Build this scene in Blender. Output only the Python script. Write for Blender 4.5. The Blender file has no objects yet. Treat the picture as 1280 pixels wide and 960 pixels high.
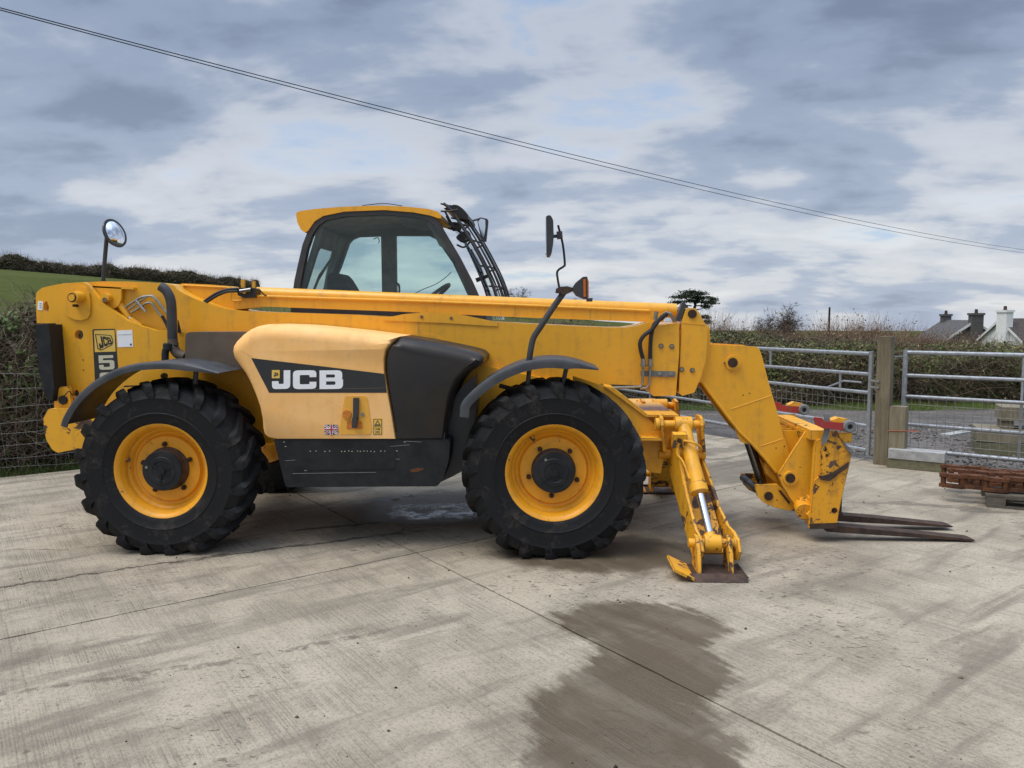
import bpy, bmesh, math, random
import numpy as np
from mathutils import Vector, Matrix
from mathutils.geometry import tessellate_polygon

random.seed(7)
RNG = np.random.default_rng(11)
scene = bpy.context.scene
COL = scene.collection

# ------------------------------------------------------------------ camera
F_PX, CAM_H, CAM_D, CAM_X = 963.8, 1.671, 5.205, -0.021
YAW, PITCH, ROLL = 0.0489, 0.08733, -0.005
fw = Vector((-math.sin(YAW) * math.cos(PITCH), math.cos(YAW) * math.cos(PITCH), -math.sin(PITCH)))
r0 = Vector((math.cos(YAW), math.sin(YAW), 0))
u0 = r0.cross(fw)
rt = r0 * math.cos(ROLL) + u0 * math.sin(ROLL)
up = u0 * math.cos(ROLL) - r0 * math.sin(ROLL)
CAM_P = Vector((CAM_X, -CAM_D, CAM_H))
cd = bpy.data.cameras.new('camera')
cd.sensor_width = 36.0
cd.lens = F_PX / 1280 * 36.0
cd.clip_start = 0.05
cd.clip_end = 9000
cam = bpy.data.objects.new('camera', cd)
COL.objects.link(cam)
cam.matrix_world = Matrix(((rt.x, up.x, -fw.x, CAM_P.x), (rt.y, up.y, -fw.y, CAM_P.y), (rt.z, up.z, -fw.z, CAM_P.z), (0, 0, 0, 1)))
scene.camera = cam

# ------------------------------------------------------------------ exposure, sky, sun
vs = scene.view_settings
vs.view_transform = 'Standard'
vs.look = 'None'
vs.gamma = 1.0
vs.exposure = 1.15
vs.use_curve_mapping = False
SKY_LOC = (9.3, 15.7, 0)
SUN_EL, SUN_AZ = math.radians(64), math.radians(242)      # azimuth from +Y, clockwise: high, on the left and a little behind the viewer
sun_dir = Vector((math.sin(SUN_AZ) * math.cos(SUN_EL), math.cos(SUN_AZ) * math.cos(SUN_EL), math.sin(SUN_EL)))
sl = bpy.data.lights.new('sun', 'SUN')
sl.energy = 1.15
sl.angle = math.radians(40)
sl.color = (1.0, 0.92, 0.80)
sun = bpy.data.objects.new('sun', sl)
COL.objects.link(sun)
sun.rotation_euler = (-sun_dir).to_track_quat('-Z', 'Y').to_euler()


class NT:
    """small helper round a node tree"""
    def __init__(s, tree):
        s.t = tree
        s.n = tree.nodes
        s.l = tree.links

    def new(s, typ, **kw):
        nd = s.n.new(typ)
        for k, v in kw.items():
            setattr(nd, k, v)
        return nd

    def link(s, a, b):
        s.l.new(a, b)

    def put(s, sock, v):
        if hasattr(v, 'is_linked') or isinstance(v, bpy.types.NodeSocket):
            s.link(v, sock)
        else:
            if sock.type == 'RGBA' and len(v) == 3:
                v = (*v, 1)
            sock.default_value = v

    def math(s, op, a, b=None, c=None, clamp=False):
        nd = s.new('ShaderNodeMath', operation=op, use_clamp=clamp)
        s.put(nd.inputs[0], a)
        if b is not None:
            s.put(nd.inputs[1], b)
        if c is not None:
            s.put(nd.inputs[2], c)
        return nd.outputs[0]

    def vmath(s, op, a, b=None):
        nd = s.new('ShaderNodeVectorMath', operation=op)
        s.put(nd.inputs[0], a)
        if b is not None:
            s.put(nd.inputs[1], b)
        return nd.outputs['Value'] if op in ('LENGTH', 'DOT_PRODUCT', 'DISTANCE') else nd.outputs[0]

    def mix(s, f, a, b, blend='MIX'):
        nd = s.new('ShaderNodeMix', data_type='RGBA', blend_type=blend)
        s.put(nd.inputs[0], f)
        s.put(nd.inputs[6], a)
        s.put(nd.inputs[7], b)
        return nd.outputs[2]

    def noise(s, vec, scale, detail=4, rough=.55, dist=0.0, out=0):
        nd = s.new('ShaderNodeTexNoise')
        s.put(nd.inputs['Vector'], vec)
        nd.inputs['Scale'].default_value = scale
        nd.inputs['Detail'].default_value = detail
        nd.inputs['Roughness'].default_value = rough
        nd.inputs['Distortion'].default_value = dist
        return nd.outputs[out]

    def ss(s, v, lo, hi, a=0.0, b=1.0):
        nd = s.new('ShaderNodeMapRange', interpolation_type='SMOOTHSTEP')
        s.put(nd.inputs[0], v)
        nd.inputs[1].default_value = lo
        nd.inputs[2].default_value = hi
        nd.inputs[3].default_value = a
        nd.inputs[4].default_value = b
        return nd.outputs[0]

    def scalev(s, vec, sc, rot=(0, 0, 0), loc=(0, 0, 0)):
        nd = s.new('ShaderNodeMapping')
        s.put(nd.inputs[0], vec)
        nd.inputs['Scale'].default_value = sc
        nd.inputs['Rotation'].default_value = rot
        nd.inputs['Location'].default_value = loc
        return nd.outputs[0]


world = bpy.data.worlds.new('World')
scene.world = world
world.use_nodes = True
wt = NT(world.node_tree)
wt.n.clear()
tc = wt.new('ShaderNodeTexCoord')
sky = wt.new('ShaderNodeTexSky', sky_type='NISHITA')
sky.sun_disc = False
sky.sun_elevation = SUN_EL
sky.sun_rotation = SUN_AZ
sky.air_density = 1.0
sky.dust_density = 1.0
sky.ozone_density = 2.0
dirv = wt.vmath('NORMALIZE', tc.outputs['Generated'])
sep = wt.new('ShaderNodeSeparateXYZ')
wt.link(dirv, sep.inputs[0])
dz = wt.math('MAXIMUM', sep.outputs[2], 0.0)
den = wt.math('ADD', dz, 0.24)
inv = wt.math('DIVIDE', 1.0, den)
cmb = wt.new('ShaderNodeCombineXYZ')
wt.link(wt.math('MULTIPLY', sep.outputs[0], inv), cmb.inputs[0])
wt.link(wt.math('MULTIPLY', sep.outputs[1], inv), cmb.inputs[1])
cp = cmb.outputs[0]
cpa = wt.scalev(cp, (0.92, 1.08, 1.0), rot=(0, 0, math.radians(20)), loc=SKY_LOC)
n_big = wt.noise(cpa, .8, 2, .5, .2)
n_mid = wt.noise(cpa, 1.9, 6, .52, .15)
n_fine = wt.noise(wt.scalev(cp, (1.0, 1.9, 1), rot=(0, 0, .22)), 2.6, 4, .6, .2)
thick = wt.math('ADD', wt.math('MULTIPLY', n_mid, .58), wt.math('ADD', wt.math('MULTIPLY', n_big, .34), wt.math('MULTIPLY', n_fine, .18)))
hz = wt.ss(dz, .02, .36)                       # towards the zenith


def ramp(v, stops):
    r = wt.new('ShaderNodeValToRGB')
    r.color_ramp.interpolation = 'EASE'
    el = r.color_ramp.elements
    while len(el) < len(stops):
        el.new(.5)
    for e, (p, c) in zip(el, stops):
        e.position = p
        e.color = (*c, 1)
    wt.link(v, r.inputs[0])
    return r.outputs[0]


# thin cloud is bright, thick cloud shows a blue-grey base, gaps open to the blue
low = ramp(thick, [(.39, (.25, .305, .385)), (.45, (.365, .37, .38)), (.52, (.305, .317, .338)), (.59, (.200, .230, .285)), (.67, (.148, .176, .228))])
high = ramp(thick, [(.39, (.105, .185, .325)), (.445, (.175, .235, .335)), (.50, (.235, .258, .302)), (.58, (.138, .170, .230)), (.67, (.092, .115, .162))])
cloud = wt.mix(hz, low, high)
skyc = wt.new('ShaderNodeMix', data_type='RGBA', blend_type='MULTIPLY')
skyc.inputs[0].default_value = 1
wt.link(sky.outputs[0], skyc.inputs[6])
skyc.inputs[7].default_value = (.06, .06, .06, 1)
cover = wt.ss(thick, .40, .50, .72, .94)
skycol = wt.mix(cover, skyc.outputs[2], cloud)
# an overcast dome is brighter overhead than at the horizon
dome = wt.math('ADD', 1.0, wt.math('MULTIPLY', wt.ss(dz, .40, 1.0), 2.5))
bgc = wt.new('ShaderNodeVectorMath', operation='SCALE')
wt.link(skycol, bgc.inputs[0])
wt.link(dome, bgc.inputs['Scale'])
bg = wt.new('ShaderNodeBackground')
wt.link(bgc.outputs[0], bg.inputs[0])
bg.inputs[1].default_value = 1.0
wo = wt.new('ShaderNodeOutputWorld')
wt.link(bg.outputs[0], wo.inputs[0])

world.cycles.sampling_method = 'MANUAL'
world.cycles.sample_map_resolution = 256
scene.cycles.max_bounces = 6
scene.cycles.diffuse_bounces = 3
scene.cycles.glossy_bounces = 3
scene.cycles.transparent_max_bounces = 16


# ------------------------------------------------------------------ measuring: a point of the place from where it is seen and how deep it lies
def ray(px, py):
    return fw + rt * ((px - 640) / F_PX) - up * ((py - 480) / F_PX)


def at(px, py, Y):
    d = ray(px, py)
    return CAM_P + d * ((Y - CAM_P.y) / d.y)


def gz(px, py, z=0.0):
    d = ray(px, py)
    return CAM_P + d * ((z - CAM_P.z) / d.z)


def xz(pts, Y):
    return [(at(x, y, Y).x, at(x, y, Y).z) for x, y in pts]


# ------------------------------------------------------------------ scene helpers
def tag(o, label=None, cat=None, group=None, kind=None):
    if label: o['label'] = label
    if cat: o['category'] = cat
    if group: o['group'] = group
    if kind: o['kind'] = kind
    return o


def empty(name, loc, label, cat, group=None):
    o = bpy.data.objects.new(name, None)
    COL.objects.link(o)
    o.location = loc
    o.empty_display_size = .2
    return tag(o, label, cat, group)


def link(name, me, mat=None, parent=None, smooth=30):
    if mat is not None and not me.materials:
        me.materials.append(mat)
    if smooth and len(me.polygons) and len(me.polygons) < 400000:
        me.polygons.foreach_set('use_smooth', np.ones(len(me.polygons), dtype=bool))
        me.set_sharp_from_angle(angle=math.radians(smooth))
    o = bpy.data.objects.new(name, me)
    COL.objects.link(o)
    if parent is not None:
        o.parent = parent
        if parent.type == 'EMPTY':
            o.matrix_parent_inverse = Matrix.Translation(parent.location).inverted()
    return o


def basis(a, b):
    """orthonormal frame with w along a->b"""
    w = (Vector(b) - Vector(a)).normalized()
    h = Vector((0, 0, 1)) if abs(w.z) < .9 else Vector((0, 1, 0))
    u = w.cross(h).normalized()
    v = u.cross(w).normalized()
    return u, v, w


class MB:
    """collects the shapes of ONE mesh object"""
    def __init__(s):
        s.bm = bmesh.new()

    def face(s, vs):
        try:
            return s.bm.faces.new(vs)
        except ValueError:
            return None

    def verts(s, pts):
        return [s.bm.verts.new(p) for p in pts]

    def _bev(s, faces, w, seg, ang=25):
        es = {e for f in faces if f for e in f.edges if len(e.link_faces) == 2 and e.calc_face_angle(0) > math.radians(ang)}
        if es and w > 0:
            bmesh.ops.bevel(s.bm, geom=list(es), offset=w, segments=seg, affect='EDGES', profile=.5, clamp_overlap=True)

    def box(s, lo, hi, bev=.0, seg=2, M=None):
        x0, y0, z0 = lo
        x1, y1, z1 = hi
        p = [(x0, y0, z0), (x1, y0, z0), (x1, y1, z0), (x0, y1, z0), (x0, y0, z1), (x1, y0, z1), (x1, y1, z1), (x0, y1, z1)]
        if M is not None:
            p = [M @ Vector(q) for q in p]
        v = s.verts(p)
        fs = [s.face([v[i] for i in f]) for f in ((3, 2, 1, 0), (4, 5, 6, 7), (0, 1, 5, 4), (1, 2, 6, 5), (2, 3, 7, 6), (3, 0, 4, 7))]
        s._bev(fs, bev, seg)
        return s

    def prism(s, poly, y0, y1, bev=.0, seg=2, fn=None, ang=25):
        """an x-z outline given thickness along y (fn maps (x, y, z) elsewhere)"""
        fn = fn or (lambda x, y, z: (x, y, z))
        area = sum(poly[i][0] * poly[(i + 1) % len(poly)][1] - poly[(i + 1) % len(poly)][0] * poly[i][1] for i in range(len(poly)))
        if area < 0:
            poly = poly[::-1]
        a = s.verts([fn(x, y0, z) for x, z in poly])
        b = s.verts([fn(x, y1, z) for x, z in poly])
        n = len(poly)
        fs = [s.face(a), s.face(b[::-1])]
        for i in range(n):
            j = (i + 1) % n
            fs.append(s.face([a[j], a[i], b[i], b[j]]))
        s._bev(fs, bev, seg, ang)
        return s

    def plate(s, loops, y0, y1, fn=None):
        """an x-z outline with holes, given thickness along y"""
        fn = fn or (lambda x, y, z: (x, y, z))
        tris = tessellate_polygon([[Vector((x, z, 0)) for x, z in lp] for lp in loops])
        flat = [p for lp in loops for p in lp]
        a = s.verts([fn(x, y0, z) for x, z in flat])
        b = s.verts([fn(x, y1, z) for x, z in flat])
        for t in tris:
            s.face([a[i] for i in t])
            s.face([b[i] for i in reversed(t)])
        k = 0
        for lp in loops:
            n = len(lp)
            for i in range(n):
                j = (i + 1) % n
                s.face([a[k + j], a[k + i], b[k + i], b[k + j]])
            k += n
        return s

    def cyl(s, a, b, r, r2=None, n=24, bev=.0, cap=True):
        u, v, w = basis(a, b)
        r2 = r if r2 is None else r2
        A = s.verts([Vector(a) + (u * math.cos(t) + v * math.sin(t)) * r for t in np.linspace(0, 2 * math.pi, n, endpoint=False)])
        B = s.verts([Vector(b) + (u * math.cos(t) + v * math.sin(t)) * r2 for t in np.linspace(0, 2 * math.pi, n, endpoint=False)])
        fs = []
        for i in range(n):
            j = (i + 1) % n
            s.face([A[i], A[j], B[j], B[i]])
        if cap:
            fs = [s.face(A[::-1]), s.face(B)]
            s._bev(fs, bev, 2, 50)
        return s

    def tube(s, pts, r, n=8, cap=True):
        pts = [Vector(p) for p in pts]
        rr = r if hasattr(r, '__len__') else [r] * len(pts)
        rings = []
        T = (pts[1] - pts[0]).normalized()
        h = Vector((0, 0, 1)) if abs(T.z) < .9 else Vector((0, 1, 0))
        U = T.cross(h).normalized()
        for i, p in enumerate(pts):
            if i == 0: t = pts[1] - pts[0]
            elif i == len(pts) - 1: t = pts[-1] - pts[-2]
            else: t = (pts[i + 1] - p).normalized() + (p - pts[i - 1]).normalized()
            t = t.normalized()
            U = (U - t * U.dot(t)).normalized()
            V = t.cross(U)
            rings.append(s.verts([p + (U * math.cos(a) + V * math.sin(a)) * rr[i] for a in np.linspace(0, 2 * math.pi, n, endpoint=False)]))
        for A, B in zip(rings, rings[1:]):
            for i in range(n):
                j = (i + 1) % n
                s.face([A[i], A[j], B[j], B[i]])
        if cap:
            s.face(rings[0][::-1])
            s.face(rings[-1])
        return s

    def lathe(s, prof, c, axis='Y', n=48, closed=False):
        """prof: (radius, along-axis) pairs"""
        rings = []
        for r, h in prof:
            ring = []
            for t in np.linspace(0, 2 * math.pi, n, endpoint=False):
                x, z = r * math.cos(t), r * math.sin(t)
                q = (x, h, z) if axis == 'Y' else ((h, x, z) if axis == 'X' else (x, z, h))
                ring.append(Vector(q) + Vector(c))
            rings.append(s.verts(ring))
        pr = list(zip(rings, rings[1:])) + ([(rings[-1], rings[0])] if closed else [])
        for A, B in pr:
            for i in range(n):
                j = (i + 1) % n
                s.face([A[i], A[j], B[j], B[i]])
        if not closed:
            if prof[0][0] > 1e-6: s.face(rings[0])
            if prof[-1][0] > 1e-6: s.face(rings[-1][::-1])
        return s

    def mesh(s, name, recalc=True, tri=False):
        bmesh.ops.remove_doubles(s.bm, verts=s.bm.verts, dist=1e-5)
        if recalc:
            bmesh.ops.recalc_face_normals(s.bm, faces=s.bm.faces)
        me = bpy.data.meshes.new(name)
        s.bm.to_mesh(me)
        s.bm.free()
        return me

    def build(s, name, mat, parent=None, smooth=30, recalc=True):
        return link(name, s.mesh(name, recalc), mat, parent, smooth)


def soup(name, V, Fq, mat, parent=None, col=None, smooth=0):
    """big meshes straight from arrays; Fq is (n, 3) or (n, 4)"""
    me = bpy.data.meshes.new(name)
    k = Fq.shape[1]
    me.vertices.add(len(V))
    me.vertices.foreach_set('co', np.ascontiguousarray(V, dtype=np.float32).ravel())
    me.loops.add(Fq.size)
    me.loops.foreach_set('vertex_index', np.ascontiguousarray(Fq, dtype=np.int32).ravel())
    me.polygons.add(len(Fq))
    me.polygons.foreach_set('loop_start', np.arange(0, Fq.size, k, dtype=np.int32))
    me.polygons.foreach_set('loop_total', np.full(len(Fq), k, dtype=np.int32))
    me.update(calc_edges=True)
    if col is not None:
        at_ = me.attributes.new('tint', 'FLOAT', 'POINT')
        at_.data.foreach_set('value', np.ascontiguousarray(col, dtype=np.float32))
    return link(name, me, mat, parent, smooth)


def rpoly(pts, seg=4):
    """polygon points (x, z[, corner radius]) -> rounded outline"""
    out = []
    n = len(pts)
    for i in range(n):
        p = Vector(pts[i][:2])
        r = pts[i][2] if len(pts[i]) > 2 else 0
        if r <= 0:
            out.append((p.x, p.y))
            continue
        a = Vector(pts[i - 1][:2]) - p
        b = Vector(pts[(i + 1) % n][:2]) - p
        r_ = min(r, a.length * .49, b.length * .49)
        A, B = p + a.normalized() * r_, p + b.normalized() * r_
        for k in range(seg + 1):
            t = k / seg
            q = A * (1 - t) ** 2 + p * 2 * t * (1 - t) + B * t * t
            out.append((q.x, q.y))
    return out


def spline(pts, m=6, closed=False):
    """smooth curve through the points"""
    P = [Vector(p) for p in pts]
    n = len(P)
    out = []
    rng = range(n if closed else n - 1)
    for i in rng:
        p1, p2 = P[i], P[(i + 1) % n]
        p0 = P[(i - 1) % n] if (closed or i > 0) else p1 * 2 - p2
        p3 = P[(i + 2) % n] if (closed or i + 2 < n) else p2 * 2 - p1
        for k in range(m):
            t = k / m
            out.append(.5 * ((2 * p1) + (p2 - p0) * t + (2 * p0 - 5 * p1 + 4 * p2 - p3) * t * t + (3 * p1 - p0 - 3 * p2 + p3) * t ** 3))
    if not closed:
        out.append(P[-1])
    return out


def spx(pts, m=5):
    return [(v.x, v.y) for v in spline([(x, y, 0) for x, y in pts], m)]


def circ(cx, cz, r, n=20, rz=None):
    rz = rz or r
    return [(cx + r * math.cos(t), cz + rz * math.sin(t)) for t in np.linspace(0, 2 * math.pi, n, endpoint=False)]


def ctube(pts3, r, m=6, n=8):
    return MB().tube(spline(pts3, m), r, n)


def copy_tree(o, parent=None, loc=None, rot=None):
    c = o.copy()
    COL.objects.link(c)
    c.parent = parent
    if loc is not None: c.location = loc
    if rot is not None: c.rotation_euler = rot
    for ch in o.children:
        copy_tree(ch, c)
    return c


# ------------------------------------------------------------------ materials
def material(name):
    m = bpy.data.materials.new(name)
    m.use_nodes = True
    t = NT(m.node_tree)
    t.n.clear()
    b = t.new('ShaderNodeBsdfPrincipled')
    o = t.new('ShaderNodeOutputMaterial')
    t.link(b.outputs[0], o.inputs[0])
    return m, t, b


def objco(t):
    return t.new('ShaderNodeTexCoord').outputs['Object']


def bump(t, b, h, strength=.3, dist=.01):
    nd = t.new('ShaderNodeBump')
    nd.inputs['Strength'].default_value = strength
    nd.inputs['Distance'].default_value = dist
    t.link(h, nd.inputs['Height'])
    t.link(nd.outputs[0], b.inputs['Normal'])


def paint(name, col, rough=.38, dirt=.35, chips=0.0, chip_scale=9.0, fade=None, dirtcol=(.16, .115, .06), rust=(.055, .032, .02), coat=.15, spec=.4, edge=0.0, specks=0.0):
    m, t, b = material(name)
    co = objco(t)
    n1 = t.noise(co, 2.3, 3, .6)
    n2 = t.noise(co, 14, 4, .65)
    streak = t.noise(t.scalev(co, (9, 9, .9)), 1.6, 4, .6)
    c = t.mix(t.ss(n1, .35, .75, 0, .22), col, tuple(x * .82 for x in col))
    if fade:
        c = t.mix(t.ss(t.noise(co, 3.1, 5, .6), .3, .7, .0, .5), c, fade)
    d = t.math('MULTIPLY', t.ss(t.math('ADD', t.math('MULTIPLY', n2, .5), t.math('MULTIPLY', streak, .5)), .47, .74), dirt)
    c = t.mix(d, c, dirtcol)
    rgh = t.ss(n2, .3, .8, rough, rough + .2)
    if specks > 0:
        sk = t.ss(t.noise(co, 42, 4, .7), .725 - specks * .06, .735 - specks * .06)
        c = t.mix(t.math('MULTIPLY', sk, .8), c, rust)
        runs = t.math('MULTIPLY', t.ss(t.noise(t.scalev(co, (26, 26, .7)), 1.0, 5, .6), .56, .74), t.ss(n1, .40, .62))
        c = t.mix(t.math('MULTIPLY', runs, .42), c, dirtcol)
    if chips > 0:
        ch = t.noise(co, chip_scale, 7, .68, .6)
        ch2 = t.noise(co, chip_scale * .28, 3, .5)
        v = t.math('ADD', t.math('MULTIPLY', ch, .65), t.math('MULTIPLY', ch2, .35))
        k = t.ss(v, .645 - chips * .13, .66 - chips * .13)
        if edge > 0:
            bv = t.new('ShaderNodeBevel', samples=4)
            bv.inputs['Radius'].default_value = .012
            gm = t.new('ShaderNodeNewGeometry')
            ed = t.math('SUBTRACT', 1.0, t.vmath('DOT_PRODUCT', bv.outputs[0], gm.outputs['Normal']))
            ke = t.math('MULTIPLY', t.ss(ed, .03, .16), t.ss(v, .50 - edge * .10, .53 - edge * .10))
            k = t.math('MAXIMUM', k, ke)
        rc = t.mix(t.ss(n2, .35, .65), rust, tuple(x * 2.3 for x in rust))
        c = t.mix(k, c, rc)
        rgh = t.mix(k, rgh, (.85, .85, .85))
        bump(t, b, t.math('SUBTRACT', 1.0, k), .5, .002)
    else:
        bump(t, b, t.math('ADD', t.noise(co, 1.7, 2, .5), t.math('MULTIPLY', n2, .12)), .25, .012)
    t.put(b.inputs['Base Color'], c)
    t.put(b.inputs['Roughness'], rgh)
    b.inputs['Specular IOR Level'].default_value = spec
    b.inputs['Coat Weight'].default_value = coat
    b.inputs['Coat Roughness'].default_value = .25
    return m


def plain(name, col, rough=.6, metal=0.0, vary=.25, scale=8.0, spec=.4, bumps=.1, col2=None):
    m, t, b = material(name)
    co = objco(t)
    n = t.noise(co, scale, 6, .62)
    c2 = col2 or tuple(x * (1 - vary) for x in col)
    t.put(b.inputs['Base Color'], t.mix(t.ss(n, .32, .68), col, c2))
    t.put(b.inputs['Roughness'], t.ss(n, .3, .7, max(rough - .1, .03), min(rough + .12, 1)))
    b.inputs['Metallic'].default_value = metal
    b.inputs['Specular IOR Level'].default_value = spec
    if bumps:
        bump(t, b, n, bumps, .006)
    return m


YEL = (.80, .385, .018)
M = {}
M['yellow'] = paint('yellow_paint', YEL, .36, .38, specks=.35)
M['yellow_boom'] = paint('yellow_boom_paint', (.80, .385, .018), .34, .36, specks=.3, coat=.3)
M['yellow_worn'] = paint('worn_yellow_paint', YEL, .45, .45, chips=.50, chip_scale=11, edge=.5, specks=.6)
M['yellow_chip'] = paint('chipped_yellow_paint', YEL, .45, .65, chips=.80, chip_scale=9, edge=.9, specks=1.3, dirtcol=(.10, .06, .03))
M['yellow_leg'] = paint('leg_yellow_paint', YEL, .45, .6, chips=.66, chip_scale=6, edge=.7, specks=.9, dirtcol=(.10, .06, .03))
M['yellow_bump'] = paint('scarred_counterweight_paint', YEL, .42, .35, chips=.80, chip_scale=5, edge=.5)
M['yellow_crackle'] = paint('crackled_yellow_paint', (.78, .345, .012), .5, .75, chips=.74, chip_scale=17, edge=1.0, specks=1.5, dirtcol=(.10, .06, .03))
M['yellow_scar'] = paint('scraped_yellow_paint', YEL, .42, .35, chips=.42, chip_scale=6, edge=.4)
M['rim'] = paint('rim_yellow_paint', (.80, .345, .012), .42, .38, chips=.18, chip_scale=26)
M['faded'] = paint('sun_faded_yellow_plastic', (.89, .48, .150), .5, .22, fade=(.92, .58, .27), coat=0, spec=.3)
M['red'] = paint('red_paint', (.34, .030, .028), .55, .6, chips=.45, chip_scale=14, edge=.5)
M['black_plastic'] = plain('black_plastic', (.028, .030, .034), .42, 0, .0, 5, .5, .15, (.045, .046, .048))
M['scuffed_black'] = plain('scuffed_black_plastic', (.010, .012, .015), .5, 0, 0, 7, .25, .25, (.024, .024, .025))
M['brown_black'] = plain('sun_bleached_black_plastic', (.030, .024, .019), .4, 0, 0, 3, .3, .1, (.018, .017, .017))
M['fender'] = plain('grey_black_fender_plastic', (.034, .038, .044), .45, 0, 0, 6, .45, .1, (.060, .062, .066))
M['muffler'] = plain('dull_brown_grey_steel', (.105, .078, .056), .6, 0, 0, 9, .3, .1, (.125, .097, .072))
M['rubber_hose'] = plain('black_rubber_hose', (.018, .018, .019), .5)
M['dark_metal'] = plain('dark_metal', (.035, .034, .034), .45, .3)
M['steel'] = plain('dull_zinc_steel', (.36, .35, .31), .42, .85, .3, 20)
M['grey_paint'] = plain('grey_painted_steel', (.19, .20, .20), .6, 0, .3, 12)
M['chrome'] = plain('polished_chrome_rod', (.82, .84, .86), .13, 1.0, .06, 6, .5, 0)
M['dark_rod'] = plain('oily_ram_rod', (.22, .22, .22), .25, 1.0, .2, 6)
M['rust'] = plain('rusty_steel', (.15, .060, .026), .85, 0, 0, 16, .2, .5, (.060, .030, .019))
M['rust_dark'] = plain('dark_rusty_fork_steel', (.085, .050, .034), .7, .2, 0, 13, .3, .3, (.045, .032, .026))
M['pin'] = plain('greasy_brown_pin', (.06, .032, .02), .5, .3, .4, 30)
M['bolt'] = plain('weathered_bolt_steel', (.24, .17, .11), .5, .6, .4, 40)
M['amber'] = plain('amber_lens', (.55, .13, .01), .2, 0, .2, 30)
M['white_print'] = plain('white_vinyl', (.84, .85, .86), .45, 0, .05, 20, .4, 0)
M['cream_print'] = plain('cream_vinyl', (.60, .57, .42), .5, 0, .12, 30, .4, 0)
M['black_print'] = plain('black_vinyl', (.030, .032, .034), .4, 0, .2, 10, .4, 0)
M['yellow_print'] = plain('yellow_vinyl', (.80, .47, .05), .45, 0, .25, 40, .4, 0, (.70, .52, .16))
M['red_print'] = plain('red_vinyl', (.40, .04, .05), .5, 0, .1, 20, .4, 0)
M['blue_print'] = plain('blue_vinyl', (.025, .035, .09), .5, 0, .1, 20, .4, 0)
M['orange_print'] = plain('orange_plastic', (.66, .22, .03), .5, 0, .3, 60)
M['mirror'] = plain('mirror_glass', (.85, .87, .9), .02, 1.0, 0, 3, .5, 0)
M['galv'] = plain('galvanised_steel', (.42, .44, .46), .45, .55, .35, 22)
M['wire'] = plain('old_wire', (.34, .33, .31), .55, .4, .3, 20)
M['twine'] = plain('orange_twine', (.55, .14, .07), .8)
M['headliner'] = plain('grey_cab_lining', (.13, .135, .128), .8)
M['seat'] = plain('dark_seat_fabric', (.03, .032, .035), .9)


def tyre_mat():
    m, t, b = material('dusty_tyre_rubber')
    co = objco(t)
    n = t.noise(co, 5, 6, .65, .4)
    f = t.noise(co, 38, 4, .6)
    k = t.ss(t.math('ADD', t.math('MULTIPLY', n, .75), t.math('MULTIPLY', f, .25)), .50, .72)
    t.put(b.inputs['Base Color'], t.mix(k, (.0075, .0078, .0090), (.058, .049, .040)))
    t.put(b.inputs['Roughness'], t.ss(n, .3, .7, .5, .85))
    b.inputs['Specular IOR Level'].default_value = .28
    bump(t, b, f, .25, .004)
    return m


M['tyre'] = tyre_mat()


def glass_mat(name, tint, refl=.07):
    m, t, b = material(name)
    t.n.remove(b)
    tr = t.new('ShaderNodeBsdfTransparent')
    tr.inputs[0].default_value = (*tint, 1)
    gl = t.new('ShaderNodeBsdfGlossy')
    gl.inputs['Roughness'].default_value = .02
    fr = t.new('ShaderNodeFresnel')
    gm = t.new('ShaderNodeNewGeometry')
    t.link(t.math('SUBTRACT', 1.45, t.math('MULTIPLY', gm.outputs['Backfacing'], 1.45 - 1 / 1.45)), fr.inputs[0])
    mx = t.new('ShaderNodeMixShader')
    t.link(fr.outputs[0], mx.inputs[0])
    t.link(tr.outputs[0], mx.inputs[1])
    t.link(gl.outputs[0], mx.inputs[2])
    out = [n for n in t.n if n.type == 'OUTPUT_MATERIAL'][0]
    t.link(mx.outputs[0], out.inputs[0])
    return m


M['glass'] = glass_mat('green_tinted_glass', (.87, .94, .93))


def leaf_mat(name, cols, rough=.6):
    """per-leaf tint picks along a ramp"""
    m, t, b = material(name)
    a = t.new('ShaderNodeAttribute')
    a.attribute_name = 'tint'
    r = t.new('ShaderNodeValToRGB')
    el = r.color_ramp.elements
    while len(el) < len(cols):
        el.new(.5)
    for i, c in enumerate(cols):
        el[i].position = i / (len(cols) - 1)
        el[i].color = (*c, 1)
    t.link(a.outputs['Fac'], r.inputs[0])
    t.link(r.outputs[0], b.inputs['Base Color'])
    b.inputs['Roughness'].default_value = rough
    b.inputs['Specular IOR Level'].default_value = .25
    return m


M['hedge_leaf'] = leaf_mat('hedge_leaves', [(.075, .060, .036), (.065, .080, .028), (.105, .135, .038), (.14, .17, .05), (.24, .19, .10)])
M['bramble_leaf'] = leaf_mat('bramble_leaves', [(.075, .058, .036), (.065, .095, .026), (.085, .14, .034), (.12, .165, .05), (.18, .12, .06)])
M['twig'] = leaf_mat('dry_twigs', [(.06, .042, .030), (.13, .095, .065), (.22, .17, .12), (.36, .30, .22)], .85)
M['dead_bramble'] = leaf_mat('dead_reddish_brambles', [(.10, .060, .042), (.20, .125, .085), (.30, .20, .125), (.40, .29, .18)], .85)
M['grass'] = leaf_mat('grass_blades', [(.05, .075, .018), (.085, .13, .026), (.13, .17, .04), (.24, .21, .09)], .6)
M['lush_grass'] = leaf_mat('lush_grass_blades', [(.075, .115, .022), (.12, .18, .032), (.16, .22, .05), (.26, .25, .10)], .6)
M['pine_leaf'] = leaf_mat('pine_needles', [(.012, .020, .012), (.022, .038, .018), (.035, .055, .024)], .7)
M['far_leaf'] = leaf_mat('far_hedge_leaves', [(.055, .050, .036), (.062, .068, .036), (.080, .090, .044), (.12, .10, .075)], .8)
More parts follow.
